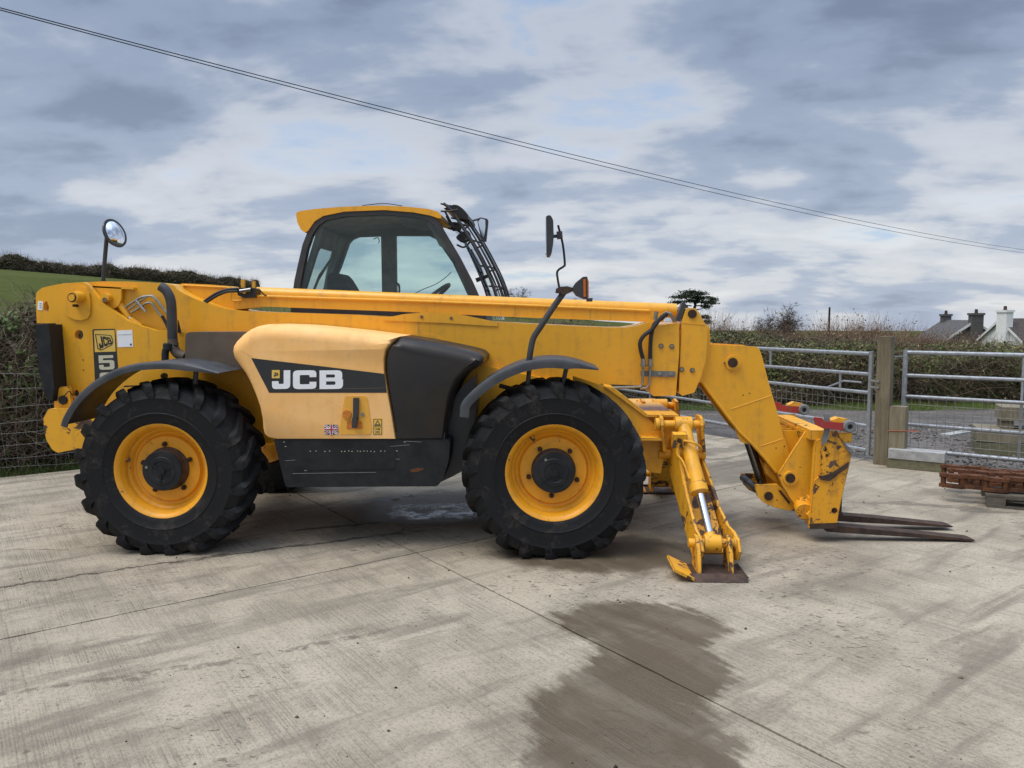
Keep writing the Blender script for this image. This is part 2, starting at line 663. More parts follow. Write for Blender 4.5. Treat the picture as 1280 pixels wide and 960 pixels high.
M['earth'] = plain('dark_earth', (.058, .047, .030), .95, 0, .4, 5, .1, .6)
M['bark'] = plain('bark', (.045, .036, .028), .9, 0, .4, 12, .1, .4)


# ================================================================== THE SETTING
UA = math.radians(38.8)
UX, VX = Vector((math.cos(UA), math.sin(UA), 0)), Vector((-math.sin(UA), math.cos(UA), 0))
J0 = Vector((-.97, .11, 0))


def uv(u, v, z=0.0):
    p = J0 + UX * u + VX * v
    return Vector((p.x, p.y, z))


def concrete_mat():
    m, t, b = material('brushed_concrete')
    co = objco(t)
    big = t.noise(co, .55, 4, .55)
    mid = t.noise(co, 2.6, 6, .62, .4)
    fine = t.noise(co, 55, 5, .7)
    spk = t.noise(co, 190, 2, .6)
    loc = t.scalev(co, (1, 1, 1), rot=(0, 0, -UA))
    w = t.new('ShaderNodeTexWave', wave_type='BANDS', bands_direction='X')
    t.link(loc, w.inputs['Vector'])
    w.inputs['Scale'].default_value = 22
    w.inputs['Distortion'].default_value = 5.0
    w.inputs['Detail'].default_value = 3
    w.inputs['Detail Scale'].default_value = 2.2
    streaks = t.noise(t.scalev(loc, (62, 1.6, 1)), 1.0, 4, .6, .25)
    brush = t.math('ADD', t.math('MULTIPLY', w.outputs['Fac'], t.ss(mid, .4, .62, .05, .4)), t.ss(streaks, .36, .62, 0, .72))
    smear = t.noise(t.scalev(loc, (7, 1.1, 1)), 1.4, 5, .62, .3)
    smear2 = t.noise(t.scalev(loc, (.8, 5, 1)), 1.1, 5, .6, .5)
    c = t.mix(t.ss(mid, .3, .72), (.405, .348, .262), (.290, .246, .180))
    c = t.mix(t.ss(big, .42, .66, 0, .6), c, (.47, .412, .315))
    c = t.mix(t.ss(t.noise(co, .8, 5, .62, .6), .50, .66, 0, .42), c, (.215, .182, .135))
    c = t.mix(t.ss(smear, .52, .75, 0, .5), c, (.185, .165, .13))
    c = t.mix(t.ss(smear2, .49, .68, 0, .7), c, (.170, .145, .110))
    c = t.mix(t.ss(fine, .47, .66, 0, .5), c, (.135, .118, .09))
    c = t.mix(t.math('MULTIPLY', t.ss(spk, .56, .68), .6), c, (.095, .082, .064))
    c = t.mix(t.math('MULTIPLY', t.ss(brush, .55, .95), t.ss(mid, .35, .6, .16, .5)), c, (.17, .152, .12))

    warp = t.vmath('ADD', co, t.scalev(t.vmath('SUBTRACT', t.noise(co, 2.1, 6, .62, out=1), (.5, .5, .5)), (.75, .75, 0)))
    warp2 = t.vmath('ADD', co, t.scalev(t.vmath('SUBTRACT', t.noise(t.scalev(loc, (14, 1.6, 1)), 1.0, 5, .65, out=1), (.5, .5, .5)), (.30, .30, 0)))

    warp3 = t.vmath('ADD', warp2, t.scalev(t.vmath('SUBTRACT', t.noise(co, 5.5, 6, .65, out=1), (.5, .5, .5)), (.28, .28, 0)))
    patchy = t.ss(t.noise(t.scalev(loc, (3.2, 1.0, 1)), 1.5, 6, .65, .5), .36, .60, .80, 1.0)

    def blob(vec, cx, cy, rx, ry, rot=0, lo=1.02, hi=.90):
        mp = t.new('ShaderNodeMapping', vector_type='TEXTURE')
        t.link(vec, mp.inputs[0])
        mp.inputs['Location'].default_value = (cx, cy, 0)
        mp.inputs['Rotation'].default_value = (0, 0, rot)
        mp.inputs['Scale'].default_value = (rx, ry, 1000)
        return t.ss(t.vmath('LENGTH', mp.outputs[0]), hi, lo, 1, 0)

    def most(vals):
        r = vals[0]
        for v in vals[1:]:
            r = t.math('MAXIMUM', r, v)
        return r
    wet_shade = most([blob(warp3, .47, -1.10, .47, .33, -.15, 1.10, .84), blob(warp3, .50, -1.60, .34, .45, 0, 1.10, .84), blob(warp3, .30, -2.35, .42, .75, .10, 1.10, .84),
                blob(warp, .45, .12, .85, .42, .05, 1.15, .75), blob(warp, -.95, 1.45, .75, .55, .4, 1.1, .8)])  # first blob here: damp ground plus the front wheel's cast shadow, painted in
    wet_shade = t.math('MULTIPLY', wet_shade, patchy)
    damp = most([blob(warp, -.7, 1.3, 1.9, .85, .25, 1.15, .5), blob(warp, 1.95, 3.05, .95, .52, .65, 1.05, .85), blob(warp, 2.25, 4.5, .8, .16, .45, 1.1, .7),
                 blob(warp, 2.1, 3.95, .7, .09, .5, 1.1, .6), blob(warp, 3.35, 1.55, .75, .075, -.25, 1.1, .7), blob(warp, -1.0, .95, .55, .25, .3, 1.1, .6),
                 t.math('MULTIPLY', blob(warp, 1.7, -.45, .95, .17, .18, 1.3, .2), .4), blob(warp, -2.6, -1.62, .22, .13, .3, 1.3, .2)])

    nline = t.vmath('SUBTRACT', t.noise(co, 3.2, 9, .72, out=1), (.5, .5, .5))
    nbrk = t.noise(co, 11, 4, .6)

    def line(x0, y0, x1, y1, wd, amp=.10, brk=.0):
        cx, cy = (x0 + x1) / 2, (y0 + y1) / 2
        L = math.hypot(x1 - x0, y1 - y0) / 2
        vec = t.vmath('ADD', co, t.scalev(nline, (amp * 3, amp * 3, 0)))
        mp = t.new('ShaderNodeMapping', vector_type='TEXTURE')
        t.link(vec, mp.inputs[0])
        mp.inputs['Location'].default_value = (cx, cy, 0)
        mp.inputs['Rotation'].default_value = (0, 0, math.atan2(y1 - y0, x1 - x0))
        sp = t.new('ShaderNodeSeparateXYZ')
        t.link(mp.outputs[0], sp.inputs[0])
        a = t.ss(t.math('ABSOLUTE', sp.outputs[1]), wd * .4, wd, 1, 0)
        e = t.ss(t.math('ABSOLUTE', sp.outputs[0]), L * .85, L, 1, 0)
        k = t.math('MULTIPLY', a, e)
        if brk:
            k = t.math('MULTIPLY', k, t.ss(nbrk, brk - .05, brk + .08))
        return k
    lines = most([line(-3.9, -.92, -2.5, -.08, .021, .10), line(-2.55, -.10, -1.35, .52, .030, .10), line(-2.1, .62, -1.2, 1.02, .028, .08), t.math('MULTIPLY', line(-1.9, .25, -.9, .75, .03, .09, .47), .8),
                  t.math('MULTIPLY', line(-2.1, -1.93, -.85, -1.22, .035, .07, .48), .6), t.math('MULTIPLY', line(-2.7, -2.1, -1.5, -1.6, .03, .07, .47), .55),
                  t.math('MULTIPLY', line(-4.4, -.02, -2.6, .32, .02, .1, .45), .6)])
    spots2 = t.math('MULTIPLY', t.ss(t.noise(t.scalev(co, (1.0, 1.9, 1), rot=(0, 0, -.25)), 15, 5, .62, .3), .595, .615), t.ss(t.noise(co, .9, 3, .5), .48, .60))
    spots = t.ss(t.math('ADD', t.math('MULTIPLY', t.noise(co, 7.5, 3, .5), .7), t.math('MULTIPLY', t.noise(co, 1.3, 2, .5), .3)), .655, .69, 0, .65)
    dry = t.ss(spk, .2, .8, .82, 1.0)
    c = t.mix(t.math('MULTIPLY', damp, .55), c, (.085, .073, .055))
    c = t.mix(t.math('MULTIPLY', spots2, .75), c, (.085, .068, .048))
    c = t.mix(spots, c, (.10, .082, .06))
    c = t.mix(t.math('MULTIPLY', wet_shade, .95), c, t.mix(fine, (.066, .048, .027), (.108, .082, .050)))
    c = t.mix(t.math('MULTIPLY', lines, .85), c, (.050, .038, .028))
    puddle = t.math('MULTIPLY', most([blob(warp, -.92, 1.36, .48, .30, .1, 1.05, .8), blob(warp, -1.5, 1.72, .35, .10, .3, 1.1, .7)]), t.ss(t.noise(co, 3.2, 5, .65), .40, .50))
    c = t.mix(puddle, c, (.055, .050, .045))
    rough = t.math('SUBTRACT', t.math('SUBTRACT', .88, t.math('MULTIPLY', wet_shade, .34)), t.math('MULTIPLY', puddle, .56))
    t.put(b.inputs['Base Color'], c)
    t.put(b.inputs['Roughness'], rough)
    b.inputs['Specular IOR Level'].default_value = .4
    flat = t.math('SUBTRACT', 1.0, t.math('MULTIPLY', puddle, .97))
    h = t.math('ADD', t.math('MULTIPLY', brush, t.ss(mid, .3, .65, .12, .5)), t.math('ADD', t.math('MULTIPLY', fine, .25), t.math('MULTIPLY', smear, .4)))
    bump(t, b, t.math('MULTIPLY', h, flat), .8, .007)
    return m


M['concrete'] = concrete_mat()


def ground_mats():
    m, t, b = material('gravel_track')
    co = objco(t)
    st = t.new('ShaderNodeTexVoronoi')
    t.link(co, st.inputs['Vector'])
    st.inputs['Scale'].default_value = 30
    n = t.noise(co, 1.1, 5, .6)
    wl = t.noise(t.scalev(co, (.35, 2.2, 1), rot=(0, 0, -.15)), 1.2, 5, .6, .4)
    c = t.mix(t.ss(n, .35, .7), (.082, .072, .064), (.135, .120, .106))
    c = t.mix(t.ss(wl, .48, .68, 0, .75), c, (.042, .036, .030))
    c = t.mix(t.ss(st.outputs['Color'], .3, .9, 0, .35), c, (.21, .19, .165))
    t.put(b.inputs['Base Color'], c)
    b.inputs['Roughness'].default_value = .8
    bump(t, b, t.math('ADD', st.outputs['Distance'], t.math('MULTIPLY', wl, 1.5)), .8, .03)
    M['gravel'] = m
    m, t, b = material('pasture')
    co = objco(t)
    n = t.noise(co, .07, 5, .6)
    n2 = t.noise(co, 1.4, 6, .7)
    c = t.mix(t.ss(n, .35, .65), (.072, .085, .030), (.090, .100, .040))
    c = t.mix(t.ss(n2, .4, .7, 0, .55), c, (.040, .066, .014))
    t.put(b.inputs['Base Color'], c)
    b.inputs['Roughness'].default_value = 1.0
    b.inputs['Specular IOR Level'].default_value = .0
    bump(t, b, n2, .8, .08)
    M['field'] = m


ground_mats()


def sstep(a, b, x):
    t = np.clip((x - a) / (b - a), 0, 1)
    return t * t * (3 - 2 * t)


def H(x, y):
    """lie of the land: a pasture rising to the left, falling away to the right"""
    x, y = np.asarray(x, float), np.asarray(y, float)
    r = np.hypot(x, y + 5)
    k = np.minimum(1, 88 / np.maximum(r, 1))
    plane = (.098 * -x + .0225 * y) * k
    z = plane * sstep(9, 62, r)
    z = np.maximum(z, -4.2) - np.maximum(r - 88, 0) * .0185
    return z - .12


def make_ground():
    g = np.concatenate([-np.geomspace(4500, 42, 26), np.linspace(-40, 40, 81), np.geomspace(42, 4500, 26)])
    X, Y = np.meshgrid(g, g + 8)
    Z = H(X, Y) + .05 * np.sin(X * .9) * np.cos(Y * .7) * sstep(14, 30, np.hypot(X, Y))
    n = len(g)
    V = np.stack([X.ravel(), Y.ravel(), Z.ravel()], 1)
    i = np.arange(n * n).reshape(n, n)
    Fq = np.stack([i[:-1, :-1].ravel(), i[:-1, 1:].ravel(), i[1:, 1:].ravel(), i[1:, :-1].ravel()], 1)
    return tag(soup('ground', V, Fq, M['field'], smooth=60), kind='structure')


make_ground()

# concrete yard: a bed with four poured slabs in view, open joints between them
yb = MB()
c4 = [uv(-16, -14), uv(5.96, -14), uv(5.96, 4.96), uv(-16, 4.96)]
lo = yb.verts([(p.x, p.y, -.16) for p in c4])
hi = yb.verts([(p.x, p.y, -.022) for p in c4])
yb.face(hi)
for i in range(4):
    yb.face([lo[i], lo[(i + 1) % 4], hi[(i + 1) % 4], hi[i]])
yard = tag(yb.build('concrete_yard', plain('damp_joint_grit', (.060, .050, .038), .95), smooth=0), kind='structure')


def slab(u0_, u1_, v0_, v1_):
    g = .0040
    rnd = random.Random(int(u0_ * 10 + v0_ * 7))
    edge = []

    def run(a, b, fixed, axis, s):
        n = max(2, int(abs(b - a) / .07))
        for k in range(n):
            q = a + (b - a) * k / n
            j = abs(rnd.gauss(0, .0028)) * s
            if rnd.random() < .02: j += .010 * s
            edge.append((q, fixed + j) if axis == 'u' else (fixed + j, q))
    run(u0_ + g, u1_ - g, v0_ + g, 'u', 1)
    run(v0_ + g, v1_ - g, u1_ - g, 'v', -1)
    run(u1_ - g, u0_ + g, v1_ - g, 'u', -1)
    run(v1_ - g, v0_ + g, u0_ + g, 'v', 1)
    b = MB()
    top = b.verts([uv(p, q, 0) for p, q in edge])
    bot = b.verts([uv(p, q, -.15) for p, q in edge])
    b.face(top)
    for i in range(len(top)):
        j = (i + 1) % len(top)
        b.face([top[i], bot[i], bot[j], top[j]])
    o = b.build('slab', M['concrete'], yard, smooth=0, recalc=True)
    return o


for (ua, ub) in ((-16, 0), (0, 5.95)):
    for (va, vb) in ((-14, 0), (0, 4.95)):
        slab(ua, ub, va, vb)

# gravel track beyond the gates
tk = MB()
gx = np.linspace(1.2, 16, 50)
gy = np.linspace(1.0, 9.4, 40)
grid = [[tk.bm.verts.new((x, y, -.10 + .012 * math.sin(x * 2.3) * math.cos(y * 3.1) + .05 * (1 if (x - 1.2) > 0 else 0))) for x in gx] for y in gy]
for j in range(len(gy) - 1):
    for i in range(len(gx) - 1):
        cx, cy = (gx[i] + gx[i + 1]) / 2, (gy[j] + gy[j + 1]) / 2
        rel = Vector((cx, cy, 0)) - J0
        if rel.dot(UX) > 5.75 or rel.dot(VX) > 5.1:
            tk.face([grid[j][i], grid[j][i + 1], grid[j + 1][i + 1], grid[j + 1][i]])
track = tag(tk.build('gravel_track', M['gravel'], smooth=60), kind='structure')


# ------------------------------------------------------------------ growing things
def leaves(P, N, size, rng, spread=.8, aspect=.55):
    """small bent leaf faces at points P facing roughly N -> arrays"""
    n = len(P)
    d = N + rng.normal(0, spread, (n, 3))
    d /= np.linalg.norm(d, axis=1, keepdims=True) + 1e-9
    a = np.cross(d, rng.normal(0, 1, (n, 3)))
    a /= np.linalg.norm(a, axis=1, keepdims=True) + 1e-9
    b = np.cross(d, a)
    s = size * rng.uniform(.55, 1.35, (n, 1))
    w = s * aspect
    V = np.stack([P - a * s, P + b * w + d * s * .12, P + a * s, P - b * w + d * s * .12], 1).reshape(-1, 3)
    Fq = np.arange(n * 4).reshape(n, 4)
    return V, Fq


def twigs(P, D, L, r, rng, K=3, curl=.35, droop=0.0):
    """thin three-sided twigs -> arrays"""
    n = len(P)
    D = D / (np.linalg.norm(D, axis=1, keepdims=True) + 1e-9)
    h = rng.normal(0, 1, (n, 3))
    U = np.cross(D, h)
    U /= np.linalg.norm(U, axis=1, keepdims=True) + 1e-9
    W = np.cross(D, U)
    L = np.asarray(L).reshape(-1, 1) * np.ones((n, 1))
    r = np.asarray(r).reshape(-1, 1) * np.ones((n, 1))
    pts = [P]
    d = D.copy()
    for k in range(K):
        d = d + rng.normal(0, curl, (n, 3)) + np.array([0, 0, -droop])
        d /= np.linalg.norm(d, axis=1, keepdims=True) + 1e-9
        pts.append(pts[-1] + d * L / K)
    rings = []
    for k, p in enumerate(pts):
        rr = r * (1 - .75 * k / K)
        rings.append(np.stack([p + (U * math.cos(a) + W * math.sin(a)) * rr for a in (0, 2.094, 4.189)], 1))
    V = np.stack(rings, 1).reshape(-1, 3)
    base = (np.arange(n) * (K + 1) * 3)[:, None]
    fs = []
    for k in range(K):
        for i in range(3):
            j = (i + 1) % 3
            fs.append(np.concatenate([base + k * 3 + i, base + k * 3 + j, base + (k + 1) * 3 + j, base + (k + 1) * 3 + i], 1))
    return V, np.concatenate(fs, 0), pts[-1]


def vnoise(x, y, seed, sc):
    """cheap smooth value noise for lumps and patches"""
    r = np.random.default_rng(seed).uniform(0, 1, (64, 64))
    fx, fy = np.asarray(x) * sc + 1000, np.asarray(y) * sc + 1000
    ix, iy = np.floor(fx).astype(int), np.floor(fy).astype(int)
    tx, ty = fx - ix, fy - iy
    tx, ty = tx * tx * (3 - 2 * tx), ty * ty * (3 - 2 * ty)
    g = lambda a, b: r[a % 64, b % 64]
    return (g(ix, iy) * (1 - tx) + g(ix + 1, iy) * tx) * (1 - ty) + (g(ix, iy + 1) * (1 - tx) + g(ix + 1, iy + 1) * tx) * ty


def hedge(name, label, A, B, width, hfun, zfun, n_leaf, n_twig, lm, tm, seed, size=.03, green=None, twl=(.25, .7), near=-1.0, core=None, lump=.22, tw_r=.0028, spray=.0):
    """a hedge along A->B: lumpy earthy core, leaves and twigs over it; the near side is to the right of A->B when near is -1"""
    rng = np.random.default_rng(seed)
    A, B = np.array(A, float), np.array(B, float)
    L = np.linalg.norm(B - A)
    t = (B - A) / L
    nrm = np.array([t[1], -t[0]])
    root = empty(name, (*((A + B) / 2), float(zfun(*((A + B) / 2)))), label, 'hedge')

    def surf(s, a):
        """s along, a in 0..1 across from the near foot over the top to the far foot"""
        h = hfun(s) * (1 + lump * (vnoise(s, a * 3, seed, 1.1) - .5) + lump * .8 * (vnoise(s, a * 3, seed + 1, 3.0) - .5))
        ang = a * np.pi
        cw = np.sign(np.cos(ang)) * np.abs(np.cos(ang)) ** .55
        sh = np.abs(np.sin(ang)) ** .5
        off = cw * width / 2 * (1 + .35 * (vnoise(s, a * 4, seed + 2, 1.7) - .5))
        x = A[0] + t[0] * s + nrm[0] * off
        y = A[1] + t[1] * s + nrm[1] * off
        z0 = zfun(A[0] + t[0] * s, A[1] + t[1] * s)
        return np.stack([x, y, z0 + h * sh - .05], -1)
    ns, na = int(max(24, L * 6)), 22
    S, Aa = np.meshgrid(np.linspace(0, L, ns), np.linspace(0, 1, na), indexing='ij')
    V = surf(S.ravel(), Aa.ravel())
    cen = surf(S.ravel(), np.full(S.size, .5))
    V2 = V.copy()
    V2[:, :2] = cen[:, :2] + (V[:, :2] - cen[:, :2]) * .9
    V2[:, 2] -= .07
    i = np.arange(ns * na).reshape(ns, na)
    Fq = np.stack([i[:-1, :-1].ravel(), i[1:, :-1].ravel(), i[1:, 1:].ravel(), i[:-1, 1:].ravel()], 1)
    soup('bank', V2, Fq, core or M['earth'], root, smooth=80)

    def across(n):
        face = np.arcsin(rng.uniform(0, 1, n) ** 2) / np.pi
        c = rng.uniform(-.6, .95, n)
        top = np.arccos(np.sign(c) * np.abs(c) ** (1 / .55)) / np.pi
        return np.where(rng.uniform(0, 1, n) < .68, face, top)
    # leaves
    s = rng.uniform(0, L, n_leaf)
    a = across(n_leaf)
    P = surf(s, a)
    e = 1e-3
    ds, da = surf(s + e, a) - P, surf(s, np.clip(a + e, 0, 1)) - P
    N = np.cross(ds, da)
    N /= np.linalg.norm(N, axis=1, keepdims=True) + 1e-9
    flip = (N * (P - surf(s, np.full(n_leaf, .5)) + np.array([0, 0, .5]))).sum(1) < 0
    N[flip] *= -1
    g = green(s, a) if green is not None else np.ones(n_leaf)
    keep = rng.uniform(0, 1, n_leaf) < g
    P, N, s, a = P[keep], N[keep], s[keep], a[keep]
    P = P + N * rng.uniform(-.10, .07, (len(P), 1)) + rng.normal(0, .025, P.shape)
    V, Fq = leaves(P, N, size, rng)
    tint = np.clip(.44 + 1.0 * (vnoise(s, a * 5, seed + 5, 1.5) - .5) + .35 * (vnoise(s, a * 3, seed + 6, 5.0) - .5) + rng.normal(0, .17, len(P)), 0, 1)
    tag(soup('foliage', V, Fq, lm, root, np.repeat(tint, 4)), kind='stuff')
    # twigs
    s = rng.uniform(0, L, n_twig)
    a = across(n_twig)
    P = surf(s, a)
    P[:, 2] -= .05
    N2 = P - surf(s, np.full(n_twig, .5))
    N2[:, 2] = np.abs(N2[:, 2]) * .2 + .1
    N2 /= np.linalg.norm(N2, axis=1, keepdims=True) + 1e-9
    D = N2 * .55 + np.array([0, 0, .35 + spray]) + rng.normal(0, .75, P.shape)
    V, Fq, _ = twigs(P, D, rng.uniform(*twl, n_twig), rng.uniform(.6, 1.7, n_twig) * tw_r, rng, 4, .33, .10)
    tint = np.clip(rng.normal(.45, .25, n_twig), 0, 1)
    tag(soup('twigs', V, Fq, tm, root, np.repeat(tint, 15)), kind='stuff')
    return root


# rough bramble hedge along the back edge of the yard
def hb(s):
    return 1.72 - .30 * sstep(5, 17, s) + .20 * (vnoise(s, 0, 3, .8) - .5)


pa, pb = uv(-9.0, 6.25), uv(7.6, 6.6)
hedge('bramble_hedge', 'tall rough bramble hedge behind the wire fence at the back of the yard', pa[:2], pb[:2], 1.9, hb,
      lambda x, y: np.asarray(x) * 0 - .08, 70000, 34000, M['bramble_leaf'], M['twig'], 21, .034,
      green=lambda s, a: np.clip(.15 + 1.5 * sstep(.06, .22, a) * (.35 + vnoise(s, a * 3, 9, 1.3)), .12, 1), twl=(.2, .6), near=-1.0, tw_r=.0034)

# clipped hedge on a bank across the track
def hr(s):
    return 1.30 - .14 * sstep(3, 7.5, s) + .10 * (vnoise(s, 0, 5, 1.2) - .5)


hedge('clipped_hedge', 'dense clipped hedge bank running along the far side of the track', (0.2, 10.6), (20, 10.9), 2.2, hr,
      lambda x, y: np.asarray(x) * 0 - .08, 105000, 34000, M['hedge_leaf'], M['twig'], 33, .030,
      green=lambda s, a: np.clip(.05 + 1.35 * vnoise(s, a * 6, 12, 1.3), 0, 1), twl=(.12, .5), near=-1.0, tw_r=.0032)


# dead bramble growth standing behind the clipped hedge
def scrub(name, label, x0, x1, y, z, hgt, n, seed, mat, r=.004, lean=.35, yw=.8, leafy=0):
    rng = np.random.default_rng(seed)
    root = empty(name, ((x0 + x1) / 2, y, z), label, 'scrub')
    P = np.stack([rng.uniform(x0, x1, n), y + rng.normal(0, yw, n), np.full(n, z)], 1)
    hh = hgt * (.78 + .36 * vnoise(P[:, 0], P[:, 1] * 0, seed, .9)) * rng.uniform(.72, 1.06, n)
    V, Fq, tip = twigs(P, np.array([0, 0, 1.0]) + rng.normal(0, lean, P.shape), hh, rng.uniform(.6, 1.5, n) * r, rng, 4, .22, .03)
    tint = np.clip(rng.normal(.45, .22, n), 0, 1)
    tag(soup('stems', V, Fq, mat, root, np.repeat(tint, 15)), kind='stuff')
    m = n * 2
    k = rng.integers(0, n, m)
    f = rng.uniform(.2, 1.0, (m, 1))
    P2 = P[k] * (1 - f) + tip[k] * f + rng.normal(0, .05, (m, 3))
    V, Fq = leaves(P2, rng.normal(0, 1, (m, 3)), .022, rng)
    tag(soup('dead_leaves', V, Fq, mat, root, np.repeat(np.clip(rng.normal(.5, .25, m), 0, 1), 4)), kind='stuff')
    return root


scrub('dead_bramble_scrub', 'reddish brown dead bramble scrub rising above the clipped hedge', 2.2, 8.7, 12.2, .0, 1.70, 13000, 4, M['dead_bramble'])
scrub('dry_grass_scrub', 'pale dry scrub above the hedge in front of the houses', 8.2, 18, 12.6, .0, .86, 9000, 6, M['dead_bramble'])


def grass(name, label, pts, n, seed, h=(.06, .22), mat=None):
    """blades standing in a strip between ground points A, B (half width w)"""
    rng = np.random.default_rng(seed)
    (ax, ay), (bx, by), w, z = pts
    f = rng.uniform(0, 1, n)
    dx, dy = bx - ax, by - ay
    L = math.hypot(dx, dy)
    o = rng.uniform(-1, 1, n) * w
    P = np.stack([ax + dx * f - dy / L * o, ay + dy * f + dx / L * o, np.full(n, z)], 1)
    hgt = rng.uniform(*h, n) * (.5 + vnoise(P[:, 0], P[:, 1], seed, 2.2))
    D = np.array([0, 0, 1.0]) + rng.normal(0, .45, P.shape)
    V, Fq, _ = twigs(P, D, hgt, rng.uniform(.002, .0045, n), rng, 2, .3, .12)
    tint = np.clip(.4 + .5 * (vnoise(P[:, 0], P[:, 1], seed + 1, 1.3) - .5) + rng.normal(0, .22, n), 0, 1)
    o = soup(name, V, Fq, mat or M['grass'], None, np.repeat(tint, 9))
    return tag(o, label, 'grass', kind='stuff')


grass('verge_grass', 'rough grass at the foot of the wire fence by the yard', (tuple(uv(-8, 5.25)[:2]), tuple(uv(7, 5.25)[:2]), .30, -.10), 26000, 51, (.06, .2))
grass('track_grass', 'short green grass strip along the foot of the clipped hedge', ((1.5, 9.25), (15, 9.5), .45, -.07), 42000, 52, (.05, .14), M['lush_grass'])


# gravel stones by the gate, loose
def stones():
    rng = np.random.default_rng(5)
    n = 2600
    base = np.array([(1, 0, 0), (-1, 0, 0), (0, 1, 0), (0, -1, 0), (0, 0, 1), (0, 0, -1)], float)
    F8 = np.array([(0, 2, 4), (2, 1, 4), (1, 3, 4), (3, 0, 4), (2, 0, 5), (1, 2, 5), (3, 1, 5), (0, 3, 5)])
    c = np.stack([rng.uniform(3.4, 7.0, n), rng.uniform(2.6, 7.0, n), np.zeros(n)], 1)
    rel = c - np.array(J0)
    k = (rel @ np.array(UX) > 6.0)
    c = c[k]
    n = len(c)
    c[:, 2] = -.048
    s = rng.uniform(.006, .03, (n, 1, 1)) * rng.uniform(.6, 1.3, (n, 6, 3))
    V = (c[:, None, :] + base[None] * s).reshape(-1, 3)
    Fq = (np.arange(n)[:, None, None] * 6 + F8[None]).reshape(-1, 3)
    m = leaf_mat('gravel_stones', [(.05, .045, .04), (.11, .10, .09), (.22, .2, .18)], .85)
    tag(soup('loose_gravel', V, Fq, m, None, np.repeat(rng.uniform(0, 1, n), 6)), 'loose grey gravel beyond the gates', 'gravel', kind='stuff')


stones()


# grit and crumbs of dirt lying on the concrete
def grit():
    rng = np.random.default_rng(8)
    n = 900
    base = np.array([(1, 0, 0), (-1, 0, 0), (0, 1, 0), (0, -1, 0), (0, 0, 1), (0, 0, -1)], float)
    F8 = np.array([(0, 2, 4), (2, 1, 4), (1, 3, 4), (3, 0, 4), (2, 0, 5), (1, 2, 5), (3, 1, 5), (0, 3, 5)])
    c = np.stack([rng.uniform(-3.6, 4.2, n), rng.uniform(-2.6, 3.4, n), np.full(n, .001)], 1)
    s = (rng.uniform(.0015, .0045, (n, 1, 1)) + (rng.uniform(0, 1, (n, 1, 1)) > .93) * .006) * rng.uniform(.6, 1.3, (n, 6, 3))
    V = (c[:, None, :] + base[None] * s).reshape(-1, 3)
    Fq = (np.arange(n)[:, None, None] * 6 + F8[None]).reshape(-1, 3)
    m = leaf_mat('dirt_crumbs', [(.03, .025, .02), (.07, .055, .04), (.14, .12, .09)], .9)
    tag(soup('dirt_crumbs', V, Fq, m, None, np.repeat(rng.uniform(0, 1, n), 6)), 'small dark crumbs of dirt scattered on the concrete', 'dirt', kind='stuff')


grit()

# ------------------------------------------------------------------ far hedgerow at the top of the pasture, bushes, trees
rng = np.random.default_rng(77)


def bush(name, label, c, w, h, n, seed, mat, cat='bush', size=.16, twn=0, group=None, tm=None):
    rng = np.random.default_rng(seed)
    root = empty(name, c, label, cat, group)
    P = rng.normal(0, 1, (n, 3))
    P /= np.linalg.norm(P, axis=1, keepdims=True)
    N = P.copy()
    lumps = rng.normal(0, 1, (14, 3))
    lumps /= np.linalg.norm(lumps, axis=1, keepdims=True)
    rad = .62 + .38 * np.max(np.clip((P @ lumps.T - .70) / .3, 0, 1), axis=1)
    rad *= rng.uniform(.72, 1.04, n)
    P = P * rad[:, None] * np.array([w / 2, w / 2 * .8, h * .5]) + np.array([0, 0, h * .46])
    P = P[P[:, 2] > -.3]
    N = P - np.array([0, 0, h * .4])
    V, Fq = leaves(P + np.array(c), N / (np.linalg.norm(N, axis=1, keepdims=True) + 1e-9), size, rng)
    tint = np.clip(.25 + .5 * (P[:, 2] / h) + rng.normal(0, .22, len(P)), 0, 1)
    tag(soup('crown', V, Fq, mat, root, np.repeat(tint, 4)), kind='stuff')
    if twn:
        a = rng.uniform(0, 2 * np.pi, twn)
        P0 = np.stack([np.cos(a) * .1, np.sin(a) * .1, np.zeros(twn)], 1) + np.array(c)
        D = np.stack([np.cos(a) * w * .45, np.sin(a) * w * .4, h * rng.uniform(.5, 1.05, twn)], 1)
        V, Fq, _ = twigs(P0, D, np.linalg.norm(D, axis=1), .05, rng, 4, .16)
        tag(soup('branches', V, Fq, tm or M['twig'], root, np.repeat(np.clip(rng.normal(.2, .15, twn), 0, 1), 15)), kind='stuff')
    return root


# hedgerow along the skyline of the pasture
def far_row():
    ca = at(-60, 333, 62)
    cb = at(320, 362, 77)
    A, B = np.array(ca[:2]), np.array(cb[:2])
    hedge('skyline_hedgerow', 'dark untrimmed hedgerow along the skyline of the green pasture', A, B, 2.6,
          lambda s: .80 + .6 * (vnoise(s, 0, 44, .22) - .4) + .25 * (vnoise(s, 0, 45, .9) - .5), H, 42000, 9000, M['far_leaf'], M['twig'], 66, .15,
          green=lambda s, a: np.clip(.35 + .9 * vnoise(s, a, 14, .35), 0, 1), twl=(.3, .9), near=-1.0, lump=.4, tw_r=.014, spray=.7)


far_row()


